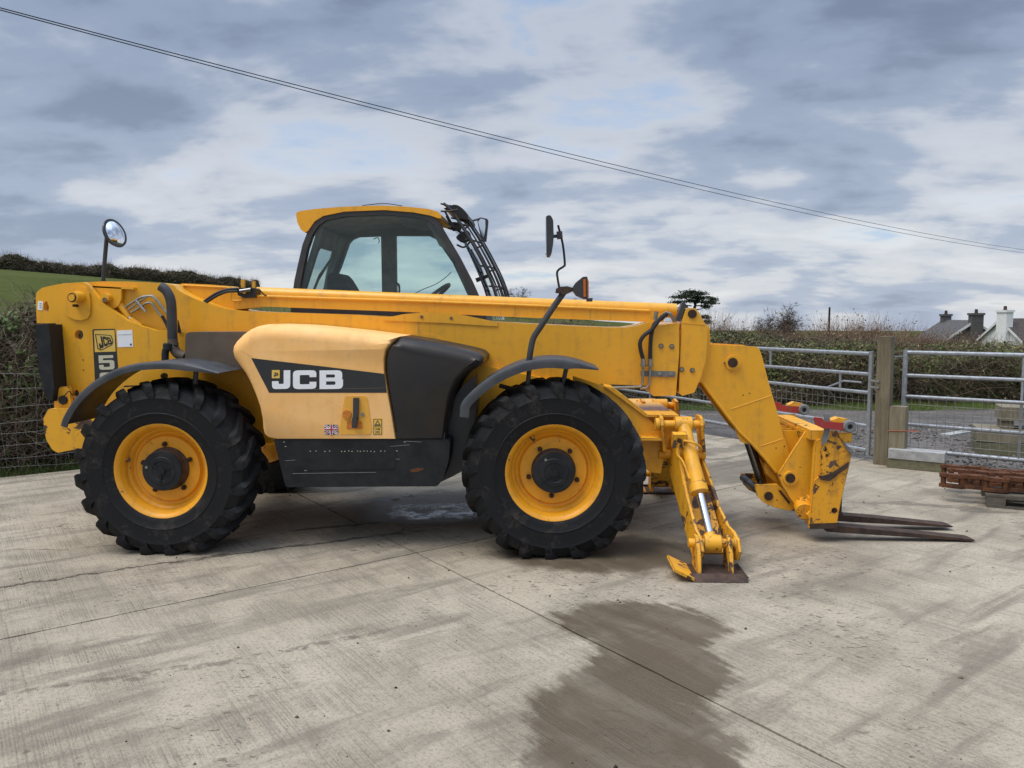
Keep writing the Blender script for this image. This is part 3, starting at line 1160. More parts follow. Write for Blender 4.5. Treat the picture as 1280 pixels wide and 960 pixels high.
def bare_tree(name, label, c, h, w, seed, cat='tree', n1=9, n2=9, n3=8, r=.05, group=None):
    rng = np.random.default_rng(seed)
    root = empty(name, c, label, cat, group)
    b = MB()
    c = Vector(c)
    top = c + Vector((rng.normal(0, .1), rng.normal(0, .1), h * .45))
    b.tube([c - Vector((0, 0, .3)), c.lerp(top, .5) + Vector((rng.normal(0, .05), 0, 0)), top], [r * 1.6, r * 1.2, r * .8], 7)
    b.build('trunk', M['bark'], root)
    P = np.repeat(np.array(c.lerp(top, .55))[None], n1, 0) + np.array([0, 0, 1.0]) * rng.uniform(-.2, .45, (n1, 1)) * h * .4
    D = rng.normal(0, 1, (n1, 3)) * np.array([1, 1, .3]) * w / h + np.array([0, 0, .9])
    V1, F1, t1 = twigs(P, D, h * rng.uniform(.4, .62, n1), r * .6, rng, 4, .15)
    P2 = np.repeat(V1.reshape(n1, 5, 3, 3).mean(2)[:, 1:], n2, 1).reshape(-1, 3)
    D2 = np.repeat(D, 4 * n2, 0) * .6 + rng.normal(0, .8, P2.shape)
    V2, F2, t2 = twigs(P2, D2, h * rng.uniform(.10, .26, len(P2)), r * .22, rng, 3, .25)
    P3 = np.repeat(t2, n3, 0)[: len(P2) * n3]
    D3 = np.repeat(D2, n3, 0) * .5 + rng.normal(0, .9, P3.shape)
    V3, F3, _ = twigs(P3, D3, h * rng.uniform(.05, .13, len(P3)), r * .12, rng, 2, .25)
    V = np.concatenate([V1, V2, V3])
    Fq = np.concatenate([F1, F2 + len(V1), F3 + len(V1) + len(V2)])
    tag(soup('crown', V, Fq, M['twig'], root, np.clip(np.random.default_rng(seed).normal(.15, .12, len(V)), 0, 1)), kind='stuff')
    return root


def onland(px, py, Y):
    p = at(px, py, Y)
    return Vector((p.x, p.y, float(H(p.x, p.y))))


for k, (px, py, Y, hh, ww, lab) in enumerate([(641, 360, 60, 0, 3.2, 'bare tree whose crown shows right of the cab front'),
                                              (1085, 402, 55, 0, 3.0, 'rounded bare bush on the skyline left of the grey house'),
                                              (962, 391, 50, 0, 2.6, 'bare twiggy bush on the skyline right of the pine'),
                                              (985, 385, 34, 0, 1.2, 'thin bare sapling standing above the brown scrub'),
                                              (716, 370, 60, 0, 2.4, 'small bare tree behind the mirror stalk')]):
    top = at(px, py, Y)
    g = onland(px, py, Y)
    bare_tree('bare_tree', lab, g, top.z - g.z, ww, 80 + k, r=.07 if k in (0, 4) else .05)


# wind-shaped pine
def pine():
    Y = 80
    g = onland(868, 400, Y)
    top = at(868, 363, Y)
    s = Y / 963.8 * 1.06          # metres per photographed pixel at that distance
    rng = np.random.default_rng(3)
    root = empty('pine_tree', g, 'dark wind-shaped pine with flat layered crown above the boom end', 'tree')
    zt = top.z
    b = MB()
    b.tube([g - Vector((0, 0, .3)), Vector((g.x - .1, g.y, zt - 26 * s)), Vector((top.x + .2, g.y, zt - 14 * s)), Vector((top.x, g.y, zt - 4 * s))], [.22, .18, .12, .05], 8)
    b.build('trunk', M['bark'], root)
    layers = [(-3, 2, 14), (-16, 8, 15), (9, 9, 16), (-20, 15, 11), (18, 15, 12), (0, 13, 17), (24, 11, 6), (-8, 6, 12), (6, 4, 11), (14, 20, 7), (-13, 21, 6), (12, 33, 9), (16, 39, 7)]
    Ps = []
    for dx, dz_, w in layers:
        c = Vector((top.x + dx * s, g.y + rng.normal(0, .5), zt - dz_ * s))
        n = int(34 * w)
        P = rng.normal(0, 1, (n, 3)) * np.array([w * s * .42, w * s * .45, 1.2 * s]) + np.array(c)
        Ps.append(P)
        st = Vector((top.x + dx * .15 * s, g.y, c.z - 4 * s))
        MB().tube([st, st.lerp(c, .5) - Vector((0, 0, 1.0 * s)), c], [.07, .05, .02], 5).build('limb', M['bark'], root)
    P = np.concatenate(Ps)
    V, Fq = leaves(P, np.tile([0, 0, 1.0], (len(P), 1)), .15, rng, .9, .3)
    tag(soup('crown', V, Fq, M['pine_leaf'], root, np.repeat(np.clip(rng.normal(.5, .28, len(P)), 0, 1), 4)), kind='stuff')


pine()

# ------------------------------------------------------------------ far houses
M['slate'] = plain('grey_slate', (.095, .090, .088), .7, 0, .3, 3)
M['render_grey'] = plain('grey_roughcast', (.11, .105, .10), .9, 0, .25, 4)
M['render_white'] = plain('white_roughcast', (.80, .80, .78), .9, 0, .12, 3)
M['brown_tile'] = plain('brown_roof_tile', (.075, .058, .05), .8, 0, .3, 3)
M['white_trim'] = plain('white_trim', (.70, .70, .68), .6, 0, .1, 5)
M['dark_glass'] = plain('dark_window', (.02, .022, .025), .1)


def house(name, label, c, ang, Lh, Wd, eave, ridge, wall, roof, chim, windows):
    """gable end towards the local -x side; c is the ground point under the middle of the near gable"""
    root = empty(name, c, label, 'house')
    ca, sa = math.cos(ang), math.sin(ang)

    def T(x, y, z):
        return Vector((c[0] + x * ca - y * sa, c[1] + x * sa + y * ca, c[2] + z))
    b = MB()
    prof = [(-Wd / 2, -.6), (Wd / 2, -.6), (Wd / 2, eave), (0, ridge - .12), (-Wd / 2, eave)]
    b.prism(prof, 0, Lh, fn=lambda x, y, z: T(y, x, z))
    b.build('wall', wall, root, smooth=0)
    b = MB()
    o = .35
    sl = (ridge - eave) / (Wd / 2)
    rp = [(-Wd / 2 - o, eave - sl * o), (0, ridge), (Wd / 2 + o, eave - sl * o), (Wd / 2 + o, eave - sl * o + .16), (0, ridge + .18), (-Wd / 2 - o, eave - sl * o + .16)]
    b.prism(rp, -.25, Lh + .25, fn=lambda x, y, z: T(y, x, z))
    rf = b.build('roof', roof, root, smooth=0)
    for sgn in (-1, 1):
        b = MB()
        b.prism([(sgn * (Wd / 2 + o), eave - sl * o - .14), (0, ridge - .14), (0, ridge + .17), (sgn * (Wd / 2 + o), eave - sl * o + .15)], -.31, -.26, fn=lambda x, y, z: T(y, x, z))
        b.build('bargeboard', M['white_trim'], rf, smooth=0)
    for (x0, y0, w, d, z0, z1, mat) in chim:
        b = MB()
        for lo, hi, g in ((z0, z1 - .25, 0), (z1 - .25, z1, .1)):
            p = [T(x0 - w / 2 - g, y0 - d / 2 - g, 0), T(x0 + w / 2 + g, y0 - d / 2 - g, 0), T(x0 + w / 2 + g, y0 + d / 2 + g, 0), T(x0 - w / 2 - g, y0 + d / 2 + g, 0)]
            lo_ = b.verts([(q.x, q.y, c[2] + lo) for q in p])
            hi_ = b.verts([(q.x, q.y, c[2] + hi) for q in p])
            b.face(hi_)
            b.face(lo_[::-1])
            for i in range(4):
                b.face([lo_[i], lo_[(i + 1) % 4], hi_[(i + 1) % 4], hi_[i]])
        ch = b.build('chimney', mat, rf, smooth=0)
        b = MB()
        q = T(x0, y0, 0)
        b.cyl((q.x, q.y, c[2] + z1), (q.x, q.y, c[2] + z1 + .45), .19, .15, 10)
        b.build('chimney_pot', M['rust_dark'], rf)
    for (side, a, z0, w, h) in windows:
        b = MB()
        if side == 'gable':
            b.prism([(a - w / 2, z0), (a + w / 2, z0), (a + w / 2, z0 + h), (a - w / 2, z0 + h)], -.05, .05, fn=lambda x, y, z: T(y, x, z))
        else:
            s_ = Wd / 2 if side == 'left' else -Wd / 2
            b.prism([(a - w / 2, z0), (a + w / 2, z0), (a + w / 2, z0 + h), (a - w / 2, z0 + h)], -.05, .05, fn=lambda x, y, z: T(x, s_ + y, z))
        b.build('window', M['dark_glass'], root, smooth=0)
    return root


DH = 88.0
s_ = (DH + 5.2) / 963.8 * 1.14
h1 = at(1217, 402, DH)
g1 = Vector((h1.x, h1.y, h1.z - 4.6))
house('grey_house', 'far grey house with slate roof and two grey chimneys beyond the hedge', g1, math.radians(88), 7.5, 6.2, 2.5, 4.6, M['render_grey'], M['slate'],
      [(-.1, -.2, .9, 1.3, -.4, 5.6, M['render_grey']), (6.9, 0, .8, 1.0, 3.4, 5.5, M['render_grey'])], [('gable', 2.0, .8, 1.1, 1.2), ('left', 3, .8, 1.2, 1.1)])
h2 = at(1252, 400, DH - 4)
g2 = Vector((h2.x, h2.y, h2.z - 4.8))
house('white_house', 'far white house with brown roof and a white gable chimney beyond the hedge', g2, math.radians(10), 11, 6.2, 2.6, 4.8, M['render_white'], M['brown_tile'],
      [(-.12, -.6, .8, 1.5, -.4, 5.9, M['render_white'])], [('right', 2.2, .7, 1.6, 1.5), ('right', 5.5, .7, 1.4, 1.2)])

# utility pole far off
pp = at(1037, 384, 90)
pg = onland(1036, 410, 90)
root = empty('utility_pole', pg, 'thin far utility pole on the skyline above the scrub', 'pole')
b = MB()
b.cyl((pg.x, pg.y, pg.z - .3), (pp.x, pp.y, pp.z), .16, .11, 10)
b.build('post', M['bark'], root)

# two overhead cables crossing the yard
wa, wb = at(-90, -14, 9.5), at(1400, 323, 75)
for k, (d0, d1, lab) in enumerate([(0, 0, 'upper of the two overhead cables crossing the sky'), (.0, -.16, 'lower of the two overhead cables crossing the sky')]):
    A = Vector((wa.x, wa.y, wa.z - .035 * k))
    B = Vector((wb.x, wb.y, wb.z + d1))
    pts = []
    for i in range(61):
        f = i / 60
        p = A.lerp(B, f)
        # hang follows the slack seen in the span
        p.z -= (1.10 + .13 * k) * 4 * f * (1 - f)
        pts.append(p)
    o = MB().tube(pts, .011, 6).build('overhead_cable', M['rubber_hose'], None, 60)
    tag(o, lab, 'cable', 'overhead cables')


# ================================================================== GATES, POSTS, FENCE, THINGS LYING ABOUT
def wood_mat(name, c1, c2, sc=(14, 14, 1.2)):
    m, t, b = material(name)
    co = objco(t)
    g = t.noise(t.scalev(co, sc), 2.4, 6, .65, .6)
    n = t.noise(co, 2.2, 4, .6)
    c = t.mix(t.ss(g, .3, .72), c1, c2)
    c = t.mix(t.ss(n, .45, .7, 0, .45), c, tuple(x * .6 for x in c2))
    t.put(b.inputs['Base Color'], c)
    b.inputs['Roughness'].default_value = .85
    bump(t, b, g, .5, .006)
    return m


M['post_wood'] = wood_mat('weathered_post_timber', (.20, .165, .105), (.12, .10, .062))
M['post_wood2'] = wood_mat('pale_post_timber', (.25, .215, .145), (.16, .135, .085))
M['pallet_wood'] = wood_mat('grey_pallet_timber', (.17, .15, .115), (.085, .074, .058), (1.5, 14, 14))
M['sleeper_wood'] = wood_mat('mossy_green_timber', (.17, .165, .095), (.11, .10, .06), (1.5, 14, 14))
M['block_concrete'] = plain('pale_grey_concrete_block', (.40, .40, .39), .9, 0, .3, 14, .2, .3)


def frame_pts(A, B):
    A, B = Vector(A), Vector(B)
    t = (B - A)
    L = t.length
    t.normalize()
    return A, t, L


def gate(name, label, A, B, rails, ztop, verts_at, z_mesh, braces=(), lean=0.0):
    """tubular field gate: A and B are the feet of its two end stiles"""
    A, t, L = frame_pts(A, B)
    root = empty(name, A, label, 'gate', 'galvanised field gates')

    def P(s, z, off=0.0):
        return A + t * s + Vector((0, 0, z)) + Vector((-t.y, t.x, 0)) * off
    for s in (0, L):
        MB().cyl(P(s, rails[0] - .05), P(s, ztop + .03), .026, n=14).build('stile', M['galv'], root)
    for i, z in enumerate(rails):
        MB().cyl(P(.02, z), P(L - .02, z), .021 if 0 < i < len(rails) - 1 else .024, n=12).build('rail', M['galv'], root)
    for s, za, zb in verts_at:
        MB().cyl(P(s, za, .0), P(s, zb, .0), .014, n=10).build('upright', M['galv'], root)
    for (s0, z0, s1, z1) in braces:
        MB().tube([P(s0, z0), P((s0 + s1) / 2, (z0 + z1) / 2 + .05), P(s1, z1)], .011, 8).build('latch_handle', M['galv'], root)
    # welded mesh in the lower half
    V, Fq = [], []

    def wire(p, q, r=.0027):
        u, v, w = basis(p, q)
        k = len(V)
        for c in (p, q):
            for a in (0, 2.094, 4.189):
                V.append(tuple(c + (u * math.cos(a) + v * math.sin(a)) * r))
        for i in range(3):
            j = (i + 1) % 3
            Fq.append((k + i, k + j, k + 3 + j, k + 3 + i))
    z0, z1 = z_mesh
    n = int(L / .085)
    for i in range(1, n):
        wire(P(L * i / n, z0, -.02), P(L * i / n, z1, -.02))
    nz = int((z1 - z0) / .085)
    for i in range(nz + 1):
        wire(P(0, z0 + (z1 - z0) * i / nz, -.024), P(L, z0 + (z1 - z0) * i / nz, -.024))
    tag(soup('wire_mesh', np.array(V), np.array(Fq), M['wire'], root), kind='stuff')
    return root, P


gA, gB = gz(1090, 574, .04), Vector((1.28, 7.75, .04))
gA = Vector((3.60, 3.66, .0))
g1_, P1 = gate('field_gate', 'galvanised field gate with wire mesh left of the tall wooden post', gA, (.98, 8.53, 0), [.13, .41, .79, 1.0, 1.23], 1.23,
               [(4.2, .13, .79), (1.55, 1.0, 1.23), (.42, .79, 1.0)], (.13, .79), [(.62, .80, .12, .90)])
g2_, P2 = gate('field_gate', 'galvanised field gate with wire mesh right of the tall wooden post', (4.03, 3.78, 0), (7.3, 1.35, 0), [.13, .42, .74, .98, 1.24], 1.24,
               [(1.13, .13, 1.24)], (.13, .74))

# tall post with hinge ironwork
pb_ = gz(1101, 581)
b = MB()
pp_ = uv(0, 0)
post = empty('gate_post', (3.71, 3.52, 0), 'tall square weathered wooden gate post between the two gates', 'post')
R_ = Matrix.Translation((3.71, 3.52, 0)) @ Matrix.Rotation(UA - math.pi / 2 + .25, 4, 'Z')
MB().box((-.085, -.068, -.4), (.060, .068, 1.43), .012, 2, R_).build('shaft', M['post_wood'], post)
for (z, d) in ((.86, 0), (.93, 0)):
    MB().cyl((3.63, 3.49, z), (3.58, 3.60, z), .016, n=10, bev=.003).build('hinge_bolt', M['steel'], post)
MB().box((-.10, -.06, .83), (-.0865, .02, .97), .002, 1, R_).build('hinge_plate', M['steel'], post)
for z in (1.20,):
    MB().cyl((3.80, 3.55, z), (3.95, 3.66, z), .011, n=8).build('gate_hook', M['steel'], post)
post2 = empty('short_post', (3.82, 3.44, 0), 'short pale wooden post against the right foot of the gate post', 'post')
R2_ = Matrix.Translation((3.83, 3.44, 0)) @ Matrix.Rotation(UA - math.pi / 2 + .25, 4, 'Z')
MB().box((-.082, -.07, -.4), (.082, .07, .665), .012, 2, R2_).build('shaft', M['post_wood2'], post2)
tw = MB()
ring = [R2_ @ Vector((x, y, .40 + .012 * math.sin(x * 30))) for x, y in ((-.24, -.05), (-.085, -.074), (0, -.076), (.085, -.073), (.13, .0), (.19, .07), (.12, .11), (-.1, .09))]
tw.tube(ring, .004, 6)
tag(tw.build('twine', M['twine'], None), 'orange baler twine tied round the short post and gate', 'twine')

# concrete block on a timber sleeper
R3 = Matrix.Translation((3.97, 3.28, 0)) @ Matrix.Rotation(math.radians(-32), 4, 'Z')
tag(MB().box((-.28, -.11, .004), (.26, .12, .105), .008, 2, R3).build('timber_sleeper', M['sleeper_wood']), 'mossy timber lying on the concrete under the pale block', 'timber')
tag(MB().box((-.27, -.12, .107), (.27, .11, .205), .008, 2, R3).build('concrete_block', M['block_concrete']), 'pale grey concrete block on the mossy timber by the post', 'block')

# timber baulks beyond the right gate
bk = gz(1224, 570, -.05)
for (x0, y0, z0, w, d, h, lab, mt) in [(0, 0, 0, .62, .5, .15, 'lowest big timber baulk of the stack beyond the right gate', 'sleeper_wood'),
                                       (0, 0, .16, .62, .5, .16, 'middle big timber baulk of the stack beyond the right gate', 'post_wood2'),
                                       (.25, .05, .42, .6, .42, .17, 'topmost big timber baulk of the stack beyond the right gate', 'post_wood2')]:
    Rb = Matrix.Translation((bk.x + .03, bk.y + .12, -.05)) @ Matrix.Rotation(math.radians(-20), 4, 'Z')
    tag(MB().box((x0, y0, z0 + .004), (x0 + w, y0 + d, z0 + h), .01, 2, Rb).build('timber_baulk', M[mt]), lab, 'timber', 'timber baulks stacked beyond the gate')
for (x0, lab) in ((.27, 'left stub of wood propping up the topmost timber baulk'), (.62, 'right stub of wood propping up the topmost timber baulk')):
    Rb = Matrix.Translation((bk.x + .03, bk.y + .12, -.05)) @ Matrix.Rotation(math.radians(-20), 4, 'Z')
    tag(MB().box((x0, .07, .322), (x0 + .12, .4, .42), .006, 1, Rb).build('wood_stub', M['post_wood']), lab, 'timber', 'wood stubs in the timber stack')
pk = gz(1181, 546, -.05)
Rk = Matrix.Translation((pk.x, pk.y, -.05)) @ Matrix.Rotation(math.radians(36), 4, 'Z')
tag(MB().box((0, -.07, .0), (1.35, .07, .035), .006, 1, Rk).build('pale_plank', M['block_concrete']), 'pale plank lying on the gravel beyond the right gate', 'plank')

# pallet with a rusty track chain
pl = gz(1233, 634, 0)
pang = math.radians(-24)
Rp = Matrix.Translation((pl.x, pl.y, 0)) @ Matrix.Rotation(pang, 4, 'Z')
pal = empty('pallet', pl, 'grey wooden pallet under the rusty track chain at the right edge', 'pallet')
for yy in (0, .46, .92):
    MB().box((0, yy + .004, .0), (1.15, yy + .10, .018), .003, 1, Rp).build('bottom_board', M['pallet_wood'], pal)
    for xx in (0, .5, 1.0):
        MB().box((xx, yy + .003, .0185), (xx + .14, yy + .10, .098), .004, 1, Rp).build('block', M['pallet_wood'], pal)
for k in range(7):
    MB().box((-.01 + 0, k * .145, .0985), (1.16, k * .145 + .115, .118), .003, 1, Rp).build('deck_board', M['pallet_wood'], pal)


def chain_link():
    """one track link standing on edge: two dog-bone plates and two bushings between them"""
    prof = rpoly([(-.105, -.020, .02), (-.03, -.040, .02), (.05, -.040, .02), (.105, -.018, .02), (.105, .022, .02), (.05, .040, .02), (-.03, .040, .02), (-.105, .022, .02)], 3)
    b = MB()
    for z in (.0, .095):
        holes = [circ(-.07, 0, .012, 8), circ(.07, 0, .012, 8)]
        b.plate([prof] + holes, z, z + .028, fn=lambda x, y, zz: (x, zz, y))
    for x in (-.07, .07):
        b.cyl((x, 0, .026), (x, 0, .097), .023, n=12)
        b.cyl((x, 0, -.006), (x, 0, .130), .0125, n=8)
    return b.mesh('link')


ch = empty('track_chain', (pl.x, pl.y, .12), 'rusty crawler track chain piled in rows on the pallet', 'chain')
lm = chain_link()
rngc = random.Random(4)
rows = [(-.26, .09, 8, 0), (-.19, .29, 8, .012), (-.24, .50, 8, .0)]
n_ = 0
for (x0, y0, n, dz_) in rows:
    for i in range(n):
        o = link('link', lm, M['rust'], ch, 35) if n_ == 0 else None
        if o is None:
            o = first_link.copy()
            COL.objects.link(o)
            o.parent = ch
            o.matrix_parent_inverse = first_link.matrix_parent_inverse
        else:
            first_link = o
        q = Rp @ Vector((x0 + i * .162, y0 + (.026 if i % 2 else -.0) + rngc.gauss(0, .010), .126 + dz_ + rngc.uniform(0, .012)))
        o.location = q
        o.rotation_euler = (rngc.gauss(0, .03), rngc.gauss(0, .03), pang + (.13 if i % 2 else -.13) + rngc.gauss(0, .08))
        n_ += 1

# stock fence of old wire before the bramble hedge
wf = empty('wire_fence', uv(-3, 5.08), 'old rusty stock wire fence in front of the bramble hedge', 'fence')
for k, z in enumerate((.08, .19, .31, .44, .58, .73, .90, 1.08)):
    pts = [uv(u, 5.08 + .012 * math.sin(u * 2.1 + k), z + .02 * math.sin(u * 1.3 + k * 1.7) + .008 * math.sin(u * 5 + k)) for u in np.linspace(-7.5, 5.5, 66)]
    MB().tube(pts, .0019, 5).build('line_wire', M['wire'], wf, 60)
first_w = None
for i, u in enumerate(np.arange(-4.6, .9, .15)):
    pts = [uv(u + .03 * math.sin(i * 1.7 + z * 3), 5.076 + .01 * math.sin(z * 7 + i), z) for z in np.linspace(.08, 1.08, 7)]
    MB().tube(pts, .0016, 4).build('stay_wire', M['wire'], wf, 60)
for u in (-6.2, 3.2):
    p = uv(u, 5.16)
    MB().cyl((p.x, p.y, -.3), (p.x, p.y, 1.22), .05, n=12, bev=.01).build('fence_post', M['post_wood'], wf)


# ================================================================== THE TELEHANDLER
T = empty('telehandler', (-1.4, 1.1, 0), 'large yellow telescopic handler with black tyres, boom lowered and forks near the ground', 'telehandler')


def PR(name, px, Y0, Y1, mat, bev=.006, parent=None, seg=2, smooth=30, ref=None):
    """a part whose side outline is measured at depth ref (its near face) and which runs from Y0 to Y1"""
    return MB().prism(xz(px, Y0 if ref is None else ref), Y0, Y1, bev, seg).build(name, mat, parent or T, smooth)


def PL(name, loops, Y0, Y1, mat, parent=None, ref=None):
    return MB().plate([xz(l, Y0 if ref is None else ref) for l in loops], Y0, Y1).build(name, mat, parent or T, 25)


def A3(px, py, Y):
    return at(px, py, Y)


def pix(r_px, Y, px=640):
    """photographed pixels to metres at depth Y"""
    return r_px * (Y + CAM_D) / F_PX


def disc(name, px, py, r_px, Y, proud, mat, parent, n=20, bev=.003, back=.004):
    p = A3(px, py, Y)
    return MB().cyl((p.x, Y - proud, p.z), (p.x, Y + back, p.z), pix(r_px, Y), n=n, bev=bev).build(name, mat, parent)


# ---------------------------------------------------------------- chassis
tower_out = [(46, 404), (44.6, 372), (46, 365), (52, 360), (64, 357), (80, 354), (104, 352.6), (109, 355), (114, 361), (125, 375), (137.5, 386), (160, 401), (178, 408), (195, 413), (222, 415),
             (300, 416.5), (345, 418), (345, 553), (96, 553), (84, 520), (78, 490), (70, 404)]
hole1 = circ(98.7, 418.5, 5.4, 18, 6.4)
hole2 = [(55, 380), (57, 376.5), (59, 377), (61, 384), (60.5, 389), (57.5, 390.5), (54.5, 387)]
hole3 = circ(94, 492, 5, 16, 5.2)
PL('tower_plate', [tower_out, hole1, hole2, hole3], .60, .645, M['yellow'])
far_tower = [(46, 404), (44.6, 372), (52, 360), (80, 354), (104, 353), (112, 366), (125, 385), (137.5, 392), (160, 403), (222, 416), (300, 420), (345, 421), (345, 553), (96, 553), (70, 404)]
MB().plate([xz(far_tower, .60)], 1.24, 1.29).build('tower_plate', M['yellow'], T, 25)
PR('chassis_beam', [(250, 440), (345, 420), (480, 440), (610, 458), (745, 487), (800, 520), (800, 560), (740, 566), (560, 566), (345, 551), (250, 551)], .648, 1.60, M['yellow'], .01)
PR('chassis_front_plate', [(716, 470), (757, 483), (766, 486.5), (808, 520.5), (821, 533.5), (828, 541), (829, 575), (826, 592), (812, 590), (800, 580), (720, 560)], .42, .45, M['yellow'], .004)
PR('chassis_front_flange', [(755, 483), (766, 484.5), (809, 518), (848, 518.6), (848, 521), (807, 521), (762, 487.5)], .40, .66, M['yellow_worn'], .003, ref=.42)
PR('stabiliser_housing', [(800, 521.5), (848, 521.5), (848, 531), (866, 533), (866, 560), (830, 575), (805, 575)], .46, 1.75, M['yellow'], .008, ref=.46)
PR('shelf', [(800, 546), (826, 546), (826, 549.5), (800, 549.5)], .30, .42, M['yellow_worn'], .003, ref=.36)
for (x, y0, y1) in ((0.0, .40, 1.95), (-2.75, .40, 1.95)):
    MB().cyl((x, y0, .60), (x, y1, .60), .11, n=20).build('axle', M['dark_metal'], T)
    MB().lathe([(.05, .0), (.2, .12), (.24, .3), (.2, .48), (.05, .6)], (x, .88, .60), 'Y', 24).build('differential', M['dark_metal'], T)

# counterweight at the tail
bump_out = [(61.5, 503), (66, 499), (69, 489), (74, 484.5), (84, 483), (87, 487), (88, 506), (90, 511.5), (116, 533), (104, 560), (86, 563.5), (72, 566), (65, 562), (58, 550), (55.5, 538), (54, 522), (58, 515), (60, 512)]
cw = [(54, 523), (60, 511.5), (90, 511.5), (116, 529), (108, 560), (86, 563.5), (72, 566), (65, 562), (58, 550), (55, 538)]
cwo = MB().prism(xz(cw, .42), .42, 1.95, .028, 3).build('counterweight', M['yellow_bump'], T)
lug = [(67.5, 513), (67.5, 492), (70, 487), (76, 483.5), (85, 482.5), (88, 488), (89, 513)]
PR('towing_lug', lug, .50, .53, M['yellow_scar'], .004)
pl_ = A3(79.5, 500, .50)
MB().lathe([(.012, -.012), (.03, -.016), (.036, -.006), (.034, .004), (.012, .004)], (pl_.x, .497, pl_.z), 'Y', 18).build('rubber_grommet', M['rubber_hose'], T)
ctube([A3(68, 494, .49), A3(73, 498, .47), A3(80, 495, .47), A3(86, 489, .47), A3(90, 493, .50), A3(94, 492, .58)], .004).build('lamp_cable', M['rubber_hose'], T)
PR('lamp_guard', [(44.4, 406), (61, 405.6), (64, 440), (67.5, 484), (65.5, 502), (62, 500), (55, 490), (49, 466), (46, 442)], .44, .598, M['scuffed_black'], .006)
for (x, y) in ((67.5, 412), (69, 442), (71, 447)):
    q = A3(x, y, .52)
    MB().cyl((q.x - .02, .52, q.z), (q.x + .006, .52, q.z), .008, n=8).build('guard_bolt', M['steel'], T)
for (x, y) in ((104, 450), (104.5, 462.5), (124, 449)):
    disc('rivet', x, y, .9, .60, .002, M['pin'], T, 8, 0)

# boom pivot pin boss and ram bracket on the tower
fl = [(80, 389), (79, 381), (83, 369), (90, 361), (98, 357.3), (106, 359.5), (111, 366), (112.3, 376), (112.5, 392), (109, 398.5), (101, 400.4), (93, 399.3), (85, 395.5)]
piv = PR('pivot_flange', fl, .582, .599, M['yellow'], .005)
q = A3(100.5, 371.5, .582)
MB().cyl((q.x, .482, q.z), (q.x, .585, q.z), pix(7.2, .5), n=24, bev=.006).build('pivot_boss', M['yellow'], piv)
q = A3(89.8, 372, .48)
MB().cyl((q.x, .474, q.z), (q.x, .481, q.z), pix(4.6, .48), n=20, bev=.002).build('pivot_pin_end', M['yellow_scar'], piv)
MB().lathe([(pix(5.0, .48), 0), (pix(5.6, .48), -.002), (pix(6.0, .48), 0)], (q.x, .4815, q.z), 'Y', 24).build('retaining_ring', M['pin'], piv)
q = A3(93.5, 382, .55)
MB().cyl((q.x, .535, q.z), (q.x, .585, q.z), .011, n=10).build('grease_bolt', M['pin'], piv)
br = [(110, 357), (151.5, 359.5), (151.5, 374), (148, 382), (142, 386), (134, 387), (126, 384), (118, 372)]
brk = PR('ram_bracket', br, .655, .685, M['yellow'], .004)
PR('ram_bracket_top', [(110, 356.6), (168, 359.3), (168, 362), (110, 359)], .655, .73, M['yellow'], .003, ref=.67)
q = A3(135.5, 372.5, .655)
MB().cyl((q.x, .60, q.z), (q.x, .66, q.z), pix(5.6, .6), n=20, bev=.006).build('bracket_boss', M['yellow'], brk)
q = A3(131.2, 374.8, .60)
MB().cyl((q.x, .594, q.z), (q.x, .602, q.z), pix(3.2, .6), n=8, bev=.002).build('bracket_nut', M['bolt'], brk)
lr = MB().cyl(A3(149, 379, .69), A3(161, 397, .69), .028, n=16).build('compensating_ram', M['yellow'], T)
MB().cyl(A3(160.2, 395.2, .69), A3(163, 399.4, .69), .022, n=16).build('ram_collar', M['chrome'], lr)
MB().cyl(A3(163, 399.4, .69), A3(176, 409, .69), .032, .03, n=16, bev=.006).build('ram_eye', M['yellow'], lr)
for pts, r in (([(157, 384), (170, 375), (180, 370.6), (190, 370.2), (195, 374), (200, 381), (209, 391)], .0095),
               ([(164, 391), (177.5, 382.5), (184, 378.6), (190.5, 380), (197.5, 390), (202.5, 395)], .0095),
               ([(160, 388), (172, 379), (183, 371.5), (188, 369.6), (193, 371), (202, 382), (210, 394)], .0075)):
    ctube([A3(x, y, .668) for x, y in pts], r, 5).build('hydraulic_pipe', M['steel'], T)
ctube([A3(202.5, 395, .668), A3(207, 403, .668), A3(211, 412, .66), A3(213, 420, .64)], .013).build('hydraulic_hose', M['rubber_hose'], T)
MB().box((0, 0, 0), (.012, .012, .01)).bm.free()
pa_, pb2 = A3(170, 375.5, .64), A3(182, 390, .64)
MB().cyl(pa_, pb2, .011, n=6).build('pipe_clamp', M['steel'], T)

# ---------------------------------------------------------------- boom
b_top = [(92, 353.2), (130, 351.6), (160, 351.8), (185, 352.8), (205, 354), (217, 356.5)] + spx([(221, 361), (231, 367.5), (254, 377.5), (270, 383), (287, 386.8), (309, 389), (360, 390.8)], 4) + \
        [(430, 393), (485, 396), (560, 399), (622, 402.5), (670, 405), (720, 407.5), (760, 409.3), (782, 409.4), (797, 407), (812, 402.5), (818, 402)]
b_bot = [(818, 482), (800, 481.6), (745, 480), (610, 464), (345, 438), (230, 430), (160, 418), (100, 400)]
boom = MB().prism(xz(b_top + b_bot, .70), .70, 1.17, .016, 3).build('boom', M['yellow_boom'], T, 30)
PR('boom_patch_plate', [(478, 398), (490, 395.6), (505, 392.6), (530, 390.6), (556, 390.8), (575, 393), (592, 396.5), (622, 402.6), (622, 408), (560, 404), (480, 400.5)], .690, .7005, M['yellow_boom'], .003, boom)
for (x, y) in ((527, 396), (564, 397.6)):
    disc('bolt', x, y, 2.0, .690, .006, M['bolt'], boom, 10, .001)
